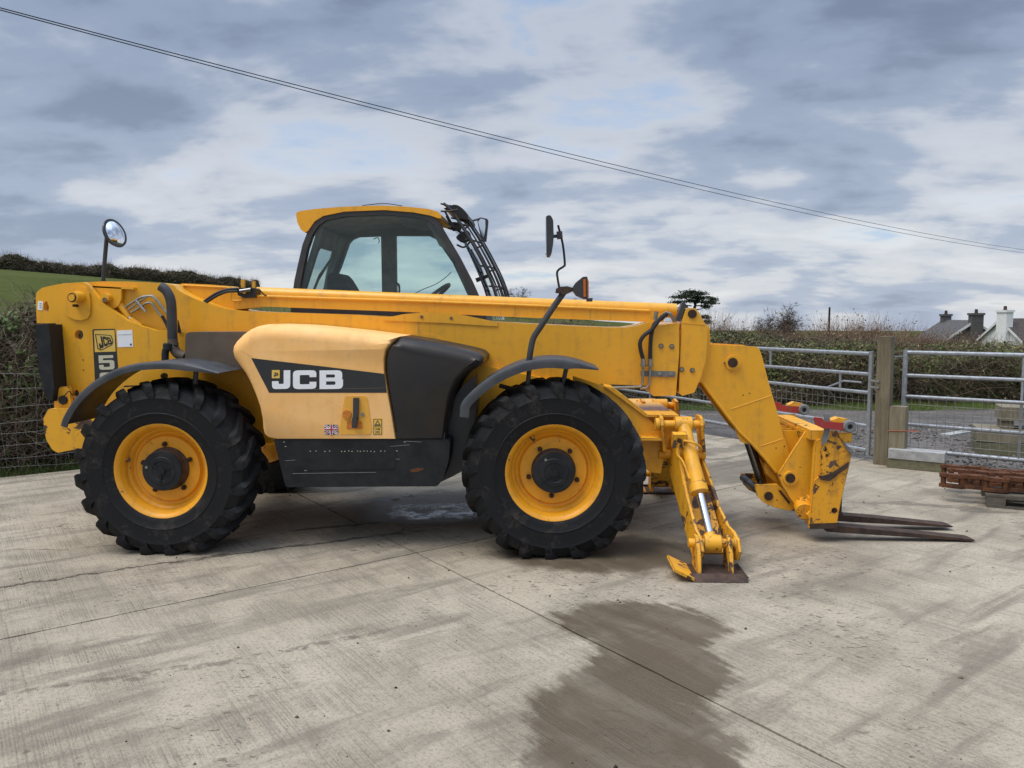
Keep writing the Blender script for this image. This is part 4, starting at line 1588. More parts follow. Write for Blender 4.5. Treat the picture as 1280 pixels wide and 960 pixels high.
PR('boom_wear_plate', [(470, 417), (538, 417.5), (548, 421), (560, 430), (470, 430)], .694, .7005, M['yellow_boom'], .002, boom)
# extension ram with its rail along the top
ram0, ram1 = A3(322, 367.5, .93), A3(845, 388.5, .93)
ram = MB().cyl(ram0, ram1, .056, n=28, bev=.01).build('extension_ram', M['yellow_boom'], T)
MB().cyl(ram1, ram1 + (ram1 - ram0).normalized() * .05, .03, n=20).build('ram_rod', M['dark_rod'], ram)
rl = [(292, 371), (330, 371.2), (500, 376.4), (650, 382.6), (812, 389.6), (830, 391), (830, 402.6), (812, 402.6), (740, 400), (650, 396.6), (500, 389.6), (330, 383.2), (300, 386.5), (292, 386)]
rail = MB().prism(xz(rl, .80), .80, .875, .008, 2).build('hose_rail', M['yellow_boom'], T)
lp = [A3(x, y, .795) for x, y in ((321, 370.2), (500, 375.8), (650, 381.6), (812, 388.6))]
MB().tube(lp, .0115, 10).build('rail_lip', M['yellow_boom'], rail)
PR('rail_root', [(221, 357), (228, 354.2), (262, 355.6), (287, 357.6), (291, 360.4), (322, 361), (322, 372), (300, 388), (275, 386), (250, 378), (235, 370), (221, 363)], .86, 1.02, M['yellow_boom'], .008, rail)
MB().tube([A3(x, y, .855) for x, y in ((224, 362), (228, 357.6), (231, 356.6), (284, 359.4), (290, 362))], .008, 8).build('rail_root_rim', M['yellow_boom'], rail)
ctube([A3(x, y, .80) for x, y in ((288.5, 366), (289, 374), (292, 376), (302, 375.5), (304, 372))], .009, 4).build('rail_handle', M['yellow_boom'], rail)
# valve block with lugs
vb = PR('valve_block', [(296.5, 361), (300, 359.5), (318, 360), (320, 362), (319, 372), (306, 372.6), (297, 369)], .755, .86, M['dark_metal'], .005)
for (x0, x1, y0) in ((301, 306, 349.2), (314.6, 319, 351)):
    PR('valve_lug', rpoly([(x0, 361, 0), (x0, y0, 2), (x1, y0, 2), (x1, 361, 0)]), .80, .815, M['yellow_worn'], .002, vb)
q = A3(306, 365, .755)
MB().cyl((q.x, .735, q.z), (q.x, .757, q.z), .013, n=10, bev=.003).build('valve_cap', M['yellow_print'], vb)
MB().cyl(A3(300, 364, .74), A3(314, 362, .74), .016, n=12).build('valve_spool', M['dark_rod'], vb)
ctube([A3(320, 361, .77), A3(326, 364, .76), A3(331, 369, .78), A3(336, 370, .80)], .005).build('valve_hose', M['rubber_hose'], vb)
for dy, Y in ((0, .735), (3.3, .722)):
    ctube([A3(x, y + dy * s, Y) for x, y, s in ((254, 378, .9), (262, 372, 1), (272, 366, 1), (284, 362, .8), (297, 361, .9))], .0105).build('hydraulic_hose', M['rubber_hose'], T)
# stack of collars at the boom mouth
c1 = [(814, 405), (819, 407), (848.5, 403.6), (849, 440), (844.8, 494.6), (817, 495.2), (813.6, 490.5), (812, 478), (814, 440)]
col1 = MB().prism(xz(c1, .665), .665, 1.205, .012, 3).build('boom_collar', M['yellow_boom'], T)
c2 = [(852.6, 401), (857.5, 386.4), (860, 385), (869, 385.4), (874, 391), (880.5, 403.6), (884.2, 406.6), (884.4, 424), (882, 451), (876.6, 470), (868.3, 490.5), (853, 494.8), (848.6, 490.5), (850.5, 440)]
col2 = MB().prism(xz(c2, .685), .685, 1.185, .012, 3).build('boom_mouth', M['yellow_boom'], T)
PR('mouth_seam', [(852.6, 402.6), (881, 405.4), (881, 406.6), (852.6, 403.8)], .6815, .69, M['yellow_boom'], 0, col2)
PR('inner_boom', [(848, 412), (886.5, 407.5), (888, 424), (886.5, 440), (882, 462), (877, 478), (848, 480)], .72, 1.15, M['yellow_boom'], .01)
for (x, y) in ((826.3, 432.5), (839.7, 433)):
    disc('bolt', x, y, 3.1, .665, .008, M['bolt'], col1, 16)
    disc('bolt_head', x, y, 1.9, .657, .007, M['steel'], col1, 6, .001)
for (x, y) in ((852.2, 461.8), (865.3, 462.7)):
    disc('bolt', x, y, 3.1, .685, .008, M['bolt'], col2, 16)
    disc('bolt_head', x, y, 1.9, .677, .007, M['steel'], col2, 6, .001)
strip = PR('clamp_strip', [(801, 463.4), (844.6, 464.2), (844.4, 471.2), (801, 470.4)], .655, .6645, M['grey_paint'], .002)
for (x, y) in ((824.2, 466.9), (838.2, 467.4)):
    disc('bolt_head', x, y, 2.4, .655, .008, M['steel'], strip, 6, .001)
disc('ram_pin', 865.2, 392.4, 5.4, .685, .012, M['pin'], col2, 20)
q = A3(865, 392.3, .685)
PR('rubber_strap', [(852.8, 378.6), (855, 377.6), (858.4, 381), (850, 402), (845, 400.6)], .70, .78, M['black_plastic'], .003)
# two hoses and their steel ends on the mouth
for pts, Y in (([(834, 391.6), (826, 397.5), (815, 411.5), (805, 419.5), (800.2, 428), (801, 438), (804, 449.5)], .628),
               ([(834.5, 392), (826.5, 398.6), (818.5, 404.5), (814.6, 416), (813, 431), (812.8, 449.5)], .640)):
    hs = ctube([A3(x, y, Y) for x, y in pts], .0155, 6).build('hydraulic_hose', M['rubber_hose'], T)
    x, y = pts[-1]
    MB().cyl(A3(x, y - 1, Y), A3(x, y + 7.5, Y), .0185, n=12).build('hose_end', M['steel'], hs)
    MB().cyl(A3(x, y + 5.5, Y), A3(x, y + 8.5, Y), .023, n=6).build('hose_nut', M['steel'], hs)
MB().tube([A3(x, y, .632) for x, y in ((804, 457), (803.6, 470), (803, 480), (800.5, 483.2), (790, 484), (760, 484.6), (735, 484.8))], .0105, 8).build('steel_pipe', M['steel'], T)
MB().tube([A3(x, y, .640) for x, y in ((812.8, 457), (812.4, 470), (811.6, 480), (808, 484.6), (800, 485.6))], .0105, 8).build('steel_pipe', M['steel'], T)
MB().cyl(A3(828, 395.8, .636), A3(834.4, 391.2, .636), .018, n=10).build('hose_elbow', M['steel'], T)
ctube([A3(834.4, 391.2, .64), A3(838, 393, .64), A3(840.5, 397, .65), A3(843, 402, .67)], .014, 4).build('hose_elbow', M['steel'], T)
MB().cyl(A3(820.5, 389, .70), A3(819, 400, .70), .016, n=10).build('pipe_fitting', M['steel'], T)

# ---------------------------------------------------------------- jib and fork carriage
jb = [(872, 430), (888, 430.4), (945, 433.4), (948.5, 434.8), (952.5, 445), (960, 475), (965, 492.5), (971, 512.5), (977.5, 537.5), (987, 567.5), (992, 584), (991, 596), (984, 602), (976, 598), (955, 571), (939.6, 554), (925, 540), (912.5, 524), (887.5, 490.5), (876.5, 475.5), (870, 468)]
jib = MB().prism(xz(jb, .74), .74, .768, .006, 2).build('jib', M['yellow'], T)
MB().prism(xz(jb, .74), 1.102, 1.13, .006, 2).build('jib_far_plate', M['yellow'], jib)
jc = [(872, 434), (888, 433.4), (943, 436.4), (949, 445), (956, 475), (961, 492.5), (967, 512.5), (973.5, 537.5), (983, 567.5), (987, 586), (980, 588), (966, 566), (948, 544), (926, 514), (900, 478), (880, 460)]
MB().prism(xz(jc, .74), .769, 1.101, 0).build('jib_core', M['yellow'], jib)
ctube([A3(x, y, .86) for x, y in ((884, 478), (900, 500), (914, 520), (926, 542), (932, 552))], .018, 4, 8).build('jib_hose', M['rubber_hose'], jib)
ctube([A3(x, y, .95) for x, y in ((884, 476), (904, 500), (918, 520), (930, 540), (936, 552))], .022, 4, 8).build('jib_hose', M['rubber_hose'], jib)
MB().tube([A3(x, y, .745) for x, y in ((877, 476), (887.5, 491), (912.5, 524.5), (925, 540.5), (940, 554.6), (955, 571.5), (970, 590))], .0125, 8).build('jib_edge', M['yellow'], jib)
for (a, b_) in (((914, 511.5), (963.6, 494.6)), ((951.5, 557.5), (978.5, 548.4))):
    MB().cyl(A3(*a, .7405), A3(*b_, .7405), .0045, n=6).build('weld_seam', M['yellow'], jib)
disc('pin_boss', 915.8, 453.4, 9.2, .74, .02, M['yellow'], jib, 24, .006)
disc('pin', 915.8, 453.2, 5.9, .72, .012, M['pin'], jib, 20)
MB().cyl(A3(904.8, 453.4, .732), A3(909, 453.4, .732), .006, n=8).build('grease_nipple', M['bolt'], jib)
for (x, y) in ((928.8, 494), (937, 491.6), (980.5, 558), (970, 560)):
    disc('paint_chip', x, y, .9, .7405, .0012, M['pin'], jib, 7, 0)
PR('ram_bracket', [(919, 531), (926, 540), (937, 552), (934, 555), (927, 553), (922, 545)], .76, .80, M['yellow'], .004)
tl = MB().cyl(A3(934, 549, .93), A3(953.8, 609, .93), .033, n=20).build('tilt_ram_rod', M['dark_rod'], T)
MB().cyl(A3(941, 562, 1.02), A3(954, 603, 1.02), .028, n=14).build('tilt_ram_rod', M['dark_metal'], T)
PR('ram_guard', [(943, 562), (946, 562), (957, 598), (961, 606), (954, 607), (950, 594)], 1.04, 1.10, M['yellow_worn'], .003, ref=.93)
PR('jib_stop', [(957, 578), (963, 586), (970, 594), (974, 604), (968, 602), (957, 592), (955, 584)], .80, .86, M['yellow_worn'], .003)
lk = [(944, 611), (945, 606.5), (951, 606.4), (960, 606.2), (972, 605.4), (980, 611.5), (990, 627), (996.5, 639), (984, 638.2), (967.5, 634.2), (954, 628.2), (947.3, 621)]
lkp = MB().prism(xz(lk, .70), .70, .735, .004).build('tilt_link', M['yellow_worn'], T)
MB().prism(xz(lk, .70), 1.13, 1.165, .004).build('tilt_link', M['yellow_worn'], T)
MB().cyl(A3(946, 611.5, .72), A3(946, 611.5, .72) + Vector((0, .42, 0)), .03, n=14).build('tilt_link_tube', M['dark_metal'], T)
disc('pin', 960.6, 619.9, 5.4, .70, .01, M['pin'], lkp, 20)
PR('link_bar', [(973, 613), (976, 613), (988, 628), (986, 630)], .688, .699, M['rust_dark'], .002, lkp)
cp_ = [(1008, 539), (1020, 548), (1019, 561), (1016.5, 590), (1015, 620), (1012.5, 655), (1010, 652), (996, 635), (984, 616.5), (977.5, 606), (974, 597), (974.5, 591), (979, 584), (991, 565)]
cpl = MB().prism(xz(cp_, .60), .60, .635, .005).build('carriage_arm', M['yellow_worn'], T)
MB().prism(xz(cp_, .60), 1.235, 1.27, .005).build('carriage_arm', M['yellow_worn'], T)
disc('pin_boss', 987.6, 597.6, 9.0, .60, .018, M['yellow'], cpl, 24, .005)
disc('pin', 987.7, 597.5, 5.9, .582, .01, M['pin'], cpl, 20)
q = A3(1005, 632, .58)
MB().cyl((q.x - .02, .50, q.z - .03), (q.x, .62, q.z), .062, .066, n=20, bev=.012).build('lower_pivot', M['yellow_crackle'], T)
PR('lower_web', [(1004, 640), (1013, 630), (1013, 658), (1009, 652)], .46, .64, M['yellow_chip'], .004, ref=.55)
# near and far carriage side plates
sp_ = [(1012, 660.8), (1045.8, 660), (1048.6, 640), (1055, 610), (1063, 576), (1064.2, 567.5), (1062, 562), (1053, 551), (1048, 546), (1047, 539), (1039, 539), (1038, 546), (1034, 550), (1027, 555), (1025.6, 595), (1019.5, 600), (1015.4, 625)]
for Y0, par in ((.445, None), (1.40, None)):
    s = MB().plate([xz(sp_, .445), xz(circ(1043.2, 638.6, 3.9, 14), .445), xz(circ(1031.7, 562, 2.3, 10), .445), xz(circ(1034, 569.5, 2.0, 10), .445)], Y0, Y0 + .045).build('carriage_side_plate', M['yellow_crackle'], T, 25)
    s['label'] = 'badly chipped rusty-edged side plate'
PR('fork_wear_strip', [(1011.8, 661.4), (1046, 660.6), (1046.8, 653.6), (1013, 654.6)], .441, .444, M['rust_dark'], 0)
PR('side_plate_flange', [(1020, 551), (1026.4, 549), (1026.8, 556), (1024.6, 598), (1019, 603), (1015.6, 624), (1013.6, 645)], .47, .53, M['yellow_worn'], .003, ref=.47)
PR('scuff_bar', [(1022.6, 594.6), (1029, 595), (1040, 592), (1061.5, 577.5), (1059.5, 585), (1052, 590), (1042, 597.5), (1037, 601.5), (1027, 600)], .430, .4455, M['rust_dark'], .004)
PR('corner_gusset', [(1051.5, 550), (1063.8, 561), (1064.4, 568), (1059.5, 563)], .432, .4445, M['grey_paint'], .003)
PR('hook_head', [(1047.5, 541), (1065.5, 541), (1064.8, 553), (1056, 553.5), (1049.5, 547)], .452, .50, M['yellow_worn'], .004)
PR('latch_bar', [(1030.8, 517.2), (1037.6, 517.2), (1037.2, 544), (1034, 551), (1028, 558), (1027.6, 550), (1030.6, 541)], .425, .4445, M['grey_paint'], .003)
# the two red hook arms with rollers
ra = [(1017.6, 523.5), (1019, 521.6), (1028, 522.6), (1030, 526.6), (1057, 529), (1057, 538.6), (1029, 535.6), (1020.5, 531.6)]
for Y0 in (.40, 1.40):
    a_ = MB().prism(xz(ra, .40), Y0, Y0 + .022, .004).build('hook_arm', M['red'], T)
    q = A3(1062, 533.2, .40)
    MB().lathe([(.019, -.012), (.038, -.014), (.046, -.006), (.046, .055), (.019, .055)], (q.x, Y0, q.z), 'Y', 24, True).build('roller', M['grey_paint'], a_)
    MB().cyl((q.x, Y0 + .0, q.z), (q.x, Y0 + .05, q.z), .0185, n=14).build('roller_bore', M['rubber_hose'], a_)
    MB().prism(xz([(1041, 526.6), (1050, 522.6), (1063, 525), (1066, 529), (1050, 530), (1040, 530)], .40), Y0 + .026, Y0 + .11, .005).build('hook_pad', M['yellow_chip'], a_)
# crossbeams of the carriage
q0, q1 = A3(1020, 534, .45), A3(1044, 548, .45)
MB().box((q0.x - .02, .49, q1.z - .02), (q1.x - .03, 1.40, q0.z - .03), .008).build('carriage_crossbeam', M['yellow_worn'], T)
q0, q1 = A3(1015, 625, .45), A3(1034, 650, .45)
MB().box((q0.x, .49, q1.z), (q1.x, 1.40, q0.z), .008).build('carriage_crossbeam', M['yellow_worn'], T)
q0, q1 = A3(1012, 541, .55), A3(1018, 640, .55)
MB().box((q0.x, .64, q1.z), (q0.x + .03, 1.23, q0.z), .004).build('carriage_back_plate', M['yellow_worn'], T)
q0 = A3(1012, 541, .55)
for yy in (.80, .92, 1.04):
    MB().prism([(q0.x - .12, q0.z - .02), (q0.x, q0.z - .02), (q0.x, q0.z - .45)], yy, yy + .016).build('stiffener', M['yellow'], T)
MB().box((q0.x - .015, .66, q0.z - .019), (q0.x + .03, 1.38, q0.z + .004), .006).build('carriage_top_plate', M['yellow_scar'], T)
# forks
for Y0, root_px, tip_px, zr, zt in ((.495, (1030, 661), (1219.5, 675.5), 0, 0), (.80, (1044, 648), (1192, 658.4), 0, 0)):
    a0, a1 = A3(*root_px, Y0), A3(*tip_px, Y0)
    L = a1.x - a0.x
    sl_ = (a1.z - a0.z) / L
    pts = [(a0.x - .015, a0.z + .02), (a0.x + .02, a0.z - .022), (a0.x + .12, a0.z - .022 + sl_ * .1), (a1.x - .02, a1.z - .006), (a1.x, a1.z), (a1.x - .03, a1.z + .008), (a0.x + .35, a0.z + .021 + sl_ * .3), (a0.x + .06, a0.z + .024), (a0.x + .048, a0.z + .05),
           (a0.x + .045, a0.z + .55), (a0.x + .0, a0.z + .55), (a0.x - .012, a0.z + .06)]
    o = MB()
    zmin = .004
    o.prism([(x, max(z, zmin)) for x, z in pts], Y0, Y0 + .115, .004, 2)
    o.build('fork', M['rust_dark'], T, 30)

# ---------------------------------------------------------------- stabilisers
def stabiliser(side):
    """side +1: near leg, -1: far leg mirrored about the machine's middle"""
    CY = .92
    flat = False

    def Q(x, y, z):
        return Vector((x + .15 * max(0, .895 - z) * (0 if z < .03 or flat else 1), y if side > 0 else 2 * CY - y, z))
    x0, x1 = .80, 1.06
    # leg channel: two cheeks and a web, from the pivot near the chassis down and outward to the foot
    piv, ft = Vector((0, .43, .69)), Vector((0, -.20, .115))
    chk = [(.50, .60), (.50, .72), (.40, .80), (.30, .74), (.05, .44), (-.14, .265), (-.245, .215), (-.28, .15), (-.25, .085), (-.13, .075), (.05, .22), (.30, .44)]
    def K(x, y, z):
        o = (y - .30) * -.674 + (z - .445) * .739
        return Q(x + .26 * max(o, 0), y, z)
    leg = MB().prism([(y, z) for y, z in chk], x0, x0 + .022, .003, fn=lambda y, x, z: K(x, y, z)).build('stabiliser_leg', M['yellow_leg'], T)
    chk2 = [(.50, .60), (.50, .67), (.30, .53), (.10, .36), (-.08, .265), (-.16, .255), (-.245, .215), (-.28, .15), (-.25, .085), (-.13, .075), (.05, .22), (.30, .44)]
    MB().prism(chk2, x1 - .022, x1, .003, fn=lambda y, x, z: K(x, y, z)).build('leg_cheek', M['yellow_leg'], leg)
    web = [(.46, .60), (.48, .615), (.30, .475), (.05, .25), (-.10, .115), (-.12, .095), (.05, .225), (.30, .445)]
    web = [(.47, .60), (.30, .448), (.05, .228), (-.12, .083), (-.135, .10), (.04, .252), (.29, .472), (.46, .625)]
    MB().prism(web, x0 + .022, x1 - .022, 0, fn=lambda y, x, z: Q(x, y, z)).build('leg_web', M['yellow_leg'], leg)
    # pivot pin at the root
    MB().cyl(Q(.74, .43, .66), Q(x1 + .02, .43, .66), .034, n=16, bev=.006).build('leg_pivot_pin', M['yellow_worn'], leg)
    # top trunnion: lugs on the housing, pin along x
    zt, yt = .895, .33
    for xa, xb in ((.765, .79), (1.045, 1.07)):
        lugp = [(y, z) for y, z in circ(yt, zt, .062, 14)]
        MB().prism([(yt + .16, zt + .05), (yt + .02, zt + .062), (yt - .045, zt + .045), (yt - .062, zt), (yt - .045, zt - .045), (yt, zt - .20), (yt + .16, zt - .24)], xa, xb, .003, fn=lambda y, x, z: Q(x, y, z)).build('trunnion_lug', M['yellow_worn'], leg)
    MB().cyl(Q(.735, yt, zt), Q(.768, yt, zt), .046, n=18, bev=.008).build('trunnion_cap', M['yellow_worn'], leg)
    MB().cyl(Q(.765, yt, zt), Q(1.085, yt, zt), .029, n=16, bev=.004).build('trunnion_pin', M['yellow_worn'], leg)
    # ram from the trunnion down to the foot pin
    xm = .935
    a, f = Q(xm, yt, zt), Q(xm, -.205, .185)
    d = (f - a).normalized()
    MB().cyl(Q(xm - .062, yt, zt), Q(xm + .062, yt, zt), .056, n=18, bev=.006).build('ram_head', M['yellow_worn'], leg)
    rm = MB().cyl(a, a + d * .50, .051, n=22, bev=.004).build('stabiliser_ram', M['yellow_worn'], leg)
    MB().cyl(a + d * .47, a + d * .535, .062, n=22, bev=.01).build('ram_gland', M['yellow_worn'], leg)
    MB().cyl(a + d * .50, f, .026, n=18).build('ram_rod', M['chrome'], leg)
    MB().cyl(f - d * .07, f, .036, .05, n=18).build('ram_rod_eye', M['yellow_worn'], leg)
    MB().cyl(Q(xm - .055, -.205, .185), Q(xm + .055, -.205, .185), .056, n=18, bev=.006).build('ram_eye', M['yellow_worn'], leg)
    MB().cyl(Q(x0 - .02, -.205, .185), Q(x1 + .055, -.205, .185), .030, n=16, bev=.004).build('foot_pin', M['yellow_worn'], leg)
    MB().cyl(Q(x1 + .012, -.205, .185), Q(x1 + .05, -.205, .185), .043, n=16, bev=.006).build('foot_pin_collar', M['yellow_worn'], leg)
    # valve block and pipe on the ram
    vbq = a + d * .14 + Vector((-.06, -.05 * side, .02))
    MB().box((-.055, -.03, -.05), (.045, .03, .05), .006, 2, Matrix.Translation(vbq) @ Matrix.Rotation(.25, 4, 'X')).build('lock_valve', M['yellow_chip'], leg)
    MB().cyl(vbq + Vector((-.01, -.03 * side, .0)), vbq + Vector((-.01, -.055 * side, .0)), .016, n=8).build('valve_nut', M['pin'], leg)
    ctube([vbq + Vector((.02, -.03 * side, .0)), vbq + Vector((.08, -.06 * side, -.01)), vbq + Vector((.14, -.03 * side, -.05)), vbq + Vector((.145, .03 * side, -.09))], .009, 5).build('feed_pipe', M['yellow_worn'], leg)
    ctube([vbq + Vector((-.02, -.02 * side, -.05)), vbq + Vector((-.02, -.03 * side, -.10)), a + d * .30 + Vector((-.065, -.02 * side, 0)), a + d * .43 + Vector((-.05, -.02 * side, 0))], .008, 5).build('feed_pipe', M['yellow_worn'], leg)
    # foot
    fp = MB().box((.80, -.43, .004), (1.17, -.02, .022), .003, 1).bm
    fp.free()
    flat = True
    c = [Q(.87, -.415, .004), Q(1.225, -.405, .004), Q(1.20, -.13, .004), Q(.87, -.13, .004)]
    ft_ = MB()
    lo_, hi_ = ft_.verts(c), ft_.verts([p + Vector((0, 0, .016)) for p in c])
    ft_.face(lo_[::-1])
    ft_.face(hi_)
    for i in range(4):
        ft_.face([lo_[i], lo_[(i + 1) % 4], hi_[(i + 1) % 4], hi_[i]])
    foot = ft_.build('stabiliser_foot', M['rust_dark'], T)
    MB().prism([(-.440, .003), (-.41, .006), (-.375, .036), (-.388, .042)], .868, 1.222, .002, fn=lambda y, x, z: Q(x, y, z)).build('foot_lip', M['rust_dark'], foot)
    w = [(.890, .004), (.890, .022), (.765, .082), (.757, .068)]
    MB().prism(w, -.44, -.13, .003, fn=lambda x, y, z: Q(x, y if True else y, z)).build('foot_wing', M['yellow_worn'], foot)
    MB().prism([(1.205, .006), (1.205, .02), (1.225, .03), (1.235, .02)], -.40, -.13, .002, fn=lambda x, y, z: Q(x, y, z)).build('foot_edge', M['rust_dark'], foot)
    for xa in (.925, 1.13):
        MB().prism([(-.33, .021), (-.30, .15), (-.23, .235), (-.17, .235), (-.13, .15), (-.135, .021)], xa, xa + .028, .003, fn=lambda y, x, z: Q(x, y, z)).build('foot_lug', M['yellow_chip'], foot)


stabiliser(1)
stabiliser(-1)

# ---------------------------------------------------------------- wheels
def lug_ring(b, sgn, n=20, off=0.0):
    """chevron bars on one half of the tread"""
    for k in range(n):
        th0 = 2 * math.pi * (k + off) / n
        st = []
        for s, y, rt_, rb, hw, lead in ((0, .208, .525, .50, .010, -.03), (.08, .218, .562, .52, .020, -.015), (.16, .216, .596, .55, .028, .002), (.26, .203, .622, .57, .033, .03), (.36, .182, .634, .58, .034, .06), (.55, .12, .640, .58, .030, .13), (.8, .05, .642, .58, .028, .21), (1, -.012, .640, .58, .025, .255)):
            th = th0 + lead
            a = hw * .88 / rt_
            ring = []
            for rr, da in ((rb, -a * 1.35), (rt_, -a), (rt_, a), (rb, a * 1.35)):
                ring.append(b.bm.verts.new((rr * math.cos(th + da), sgn * y, rr * math.sin(th + da))))
            st.append(ring)
        for A_, B_ in zip(st, st[1:]):
            for i in range(4):
                j = (i + 1) % 4
                b.face([A_[i], A_[j], B_[j], B_[i]])
        b.face(st[0])
        b.face(st[-1][::-1])


def make_wheel():
    rim = MB()
    rim.lathe([(.325, -.150), (.338, -.175), (.342, -.188), (.336, -.192), (.322, -.186), (.312, -.172), (.306, -.165), (.303, -.145), (.297, -.138), (.292, -.12), (.289, -.098), (.276, -.092), (.268, -.078), (.262, -.066), (.247, -.060),
               (.238, -.070), (.232, -.082), (.150, -.082), (.145, -.05), (.145, .10), (.25, .14), (.31, .18), (.325, .15)], (0, 0, 0), 'Y', 72, True)
    w = rim.build('wheel', M['rim'], T, 40)
    ty = MB()
    ty.lathe([(.318, -.165), (.330, -.186), (.345, -.196), (.372, -.205), (.405, -.210), (.412, -.2155), (.418, -.211), (.450, -.214), (.500, -.212), (.520, -.217), (.528, -.211), (.552, -.203), (.584, -.188), (.600, -.16), (.606, -.10), (.608, 0),
              (.606, .10), (.600, .16), (.584, .188), (.53, .21), (.45, .214), (.372, .205), (.33, .186), (.318, .165), (.30, .1), (.30, -.1)], (0, 0, 0), 'Y', 96, True)
    lug_ring(ty, -1, 20, 0)
    lug_ring(ty, 1, 20, .5)
    ty.build('tyre', M['tyre'], w, 35)
    hb_ = MB()
    hb_.lathe([(.156, -.080), (.156, -.094), (.148, -.10), (.142, -.108), (.142, -.150), (.140, -.158)], (0, 0, 0), 'Y', 40)
    hb_.build('hub', M['rust_dark'], w, 30)
    cap = MB()
    cap.lathe([(.142, -.150), (.144, -.168), (.139, -.176), (.100, -.178), (.096, -.182), (.070, -.182), (.066, -.178), (.030, -.178), (.028, -.188), (.0, -.19)], (0, 0, 0), 'Y', 40)
    for k in range(3):
        a = 2.1 * k + .4
        cap.box((.03, -.186, -.006), (.095, -.176, .006), .002, 1, Matrix.Rotation(a, 4, 'Y'))
    cap.build('hub_cap', M['scuffed_black'], w, 30)
    b0 = MB().cyl((.178, -.079, 0), (.178, -.104, 0), .018, n=6, bev=.003).cyl((.178, -.10, 0), (.178, -.116, 0), .010, n=8).build('wheel_bolt', M['pin'], w)
    for k in range(1, 5):
        c = b0.copy()
        COL.objects.link(c)
        c.parent = w
        c.rotation_euler = (0, 2 * math.pi * k / 5, 0)
    b0.rotation_euler = (0, 0, 0)
    MB().cyl((.292, -.105, 0), (.262, -.140, 0), .022, .012, n=10).cyl((.266, -.134, 0), (.25, -.16, 0), .007, n=8).build('valve_stem', M['yellow_chip'], w)
    MB().cyl((.108, -.176, 0), (.108, -.186, 0), .010, n=8).build('drain_plug', M['steel'], w)
    return w


W = make_wheel()
WZ = .60
pinv = Matrix.Translation(T.location).inverted()
W.location = (0, .20, WZ)
W['label'] = 'near front wheel'
ROT0 = [(0.0, 0, math.radians(3.6)), ]
W.rotation_euler = (0, math.radians(-122), math.radians(3.2))
spots_w = [((-2.75, .20, WZ), (0, math.radians(-166), 0), 'near rear wheel'), ((0, 2.12, WZ), (0, 0, math.pi + math.radians(3)), 'far front wheel'), ((-2.75, 2.12, WZ), (0, 0, math.pi), 'far rear wheel')]
for loc, rot, lab in spots_w:
    c = copy_tree(W, T, loc, rot)
    c.matrix_parent_inverse = pinv
    c['label'] = lab

# ---------------------------------------------------------------- mudguards
def mudguard(outer, lip, Y0, Y1, name='mudguard', thick=.008, taper=.2):
    top = [Vector((x, 0, z)) for x, z in xz(outer, Y0)]
    b = MB()
    n = len(top)
    nor = []
    for i in range(n):
        t = top[min(i + 1, n - 1)] - top[max(i - 1, 0)]
        nn = Vector((-t.z, 0, t.x)).normalized()
        nor.append(nn if nn.z > -.2 or True else -nn)
    tp = [min(1, .16 + (n - 1 - i) / (n * taper)) if taper else 1 for i in range(n)]
    # rows across: rounded near edge with a lip hanging down, then the flat of the guard to the chassis
    rows = []
    for (dy, dn) in ((.0, -lip), (-.002, -lip * .5), (.0, -.014), (.006, -.004), (.018, .0), (Y1 - Y0, .0), (Y1 - Y0, -thick), (.020, -thick), (.012, -.016), (.010, -lip * .5), (.010, -lip)):
        rows.append([b.bm.verts.new((p.x + m.x * dn * tp[i], Y0 + dy, p.z + m.z * dn * tp[i])) for i, (p, m) in enumerate(zip(top, nor))])
    for A_, B_ in zip(rows, rows[1:] + rows[:1]):
        for i in range(n - 1):
            b.face([A_[i], A_[i + 1], B_[i + 1], B_[i]])
    b.face([r[0] for r in rows])
    b.face([r[-1] for r in rows][::-1])
    return b.build(name, M['fender'], T, 40)


fo = spx([(574, 521), (577, 503), (597, 482.5), (620, 466.5), (645, 455.3), (670, 449.2), (695, 448), (720, 451.6), (748.5, 461)], 5)
mg = mudguard(fo, .066, -.03, .44)
ro = spx([(74.5, 532), (77.5, 522.5), (87.5, 505), (99, 491), (117.5, 475.5), (140, 463), (159, 456.5), (178, 453.2), (205, 452), (230, 454), (255, 460), (274, 466)], 4)
mg2 = mudguard(ro, .052, -.03, .44)
for (pts, Y) in (([(661.5, 462), (660, 478), (656, 492)], .10), ([(708, 460), (704, 478), (700, 490)], .12), ([(624, 482), (640, 486), (664, 486)], .25)):
    MB().tube([A3(x, y, Y) for x, y in pts], .016, 8).build('mudguard_bracket', M['black_plastic'], mg)
for (pts, Y) in (([(245, 465), (244, 480), (243, 495)], .15),):
    MB().tube([A3(x, y, Y) for x, y in pts], .018, 8).build('mudguard_bracket', M['black_plastic'], mg2)
MB().tube([A3(155, 483, .40), A3(172, 482.5, .40)], .006, 8).build('bracket_rod', M['steel'], mg2)
disc('mudguard_bolt', 206, 470, 4.2, .40, .02, M['bolt'], mg2, 8)

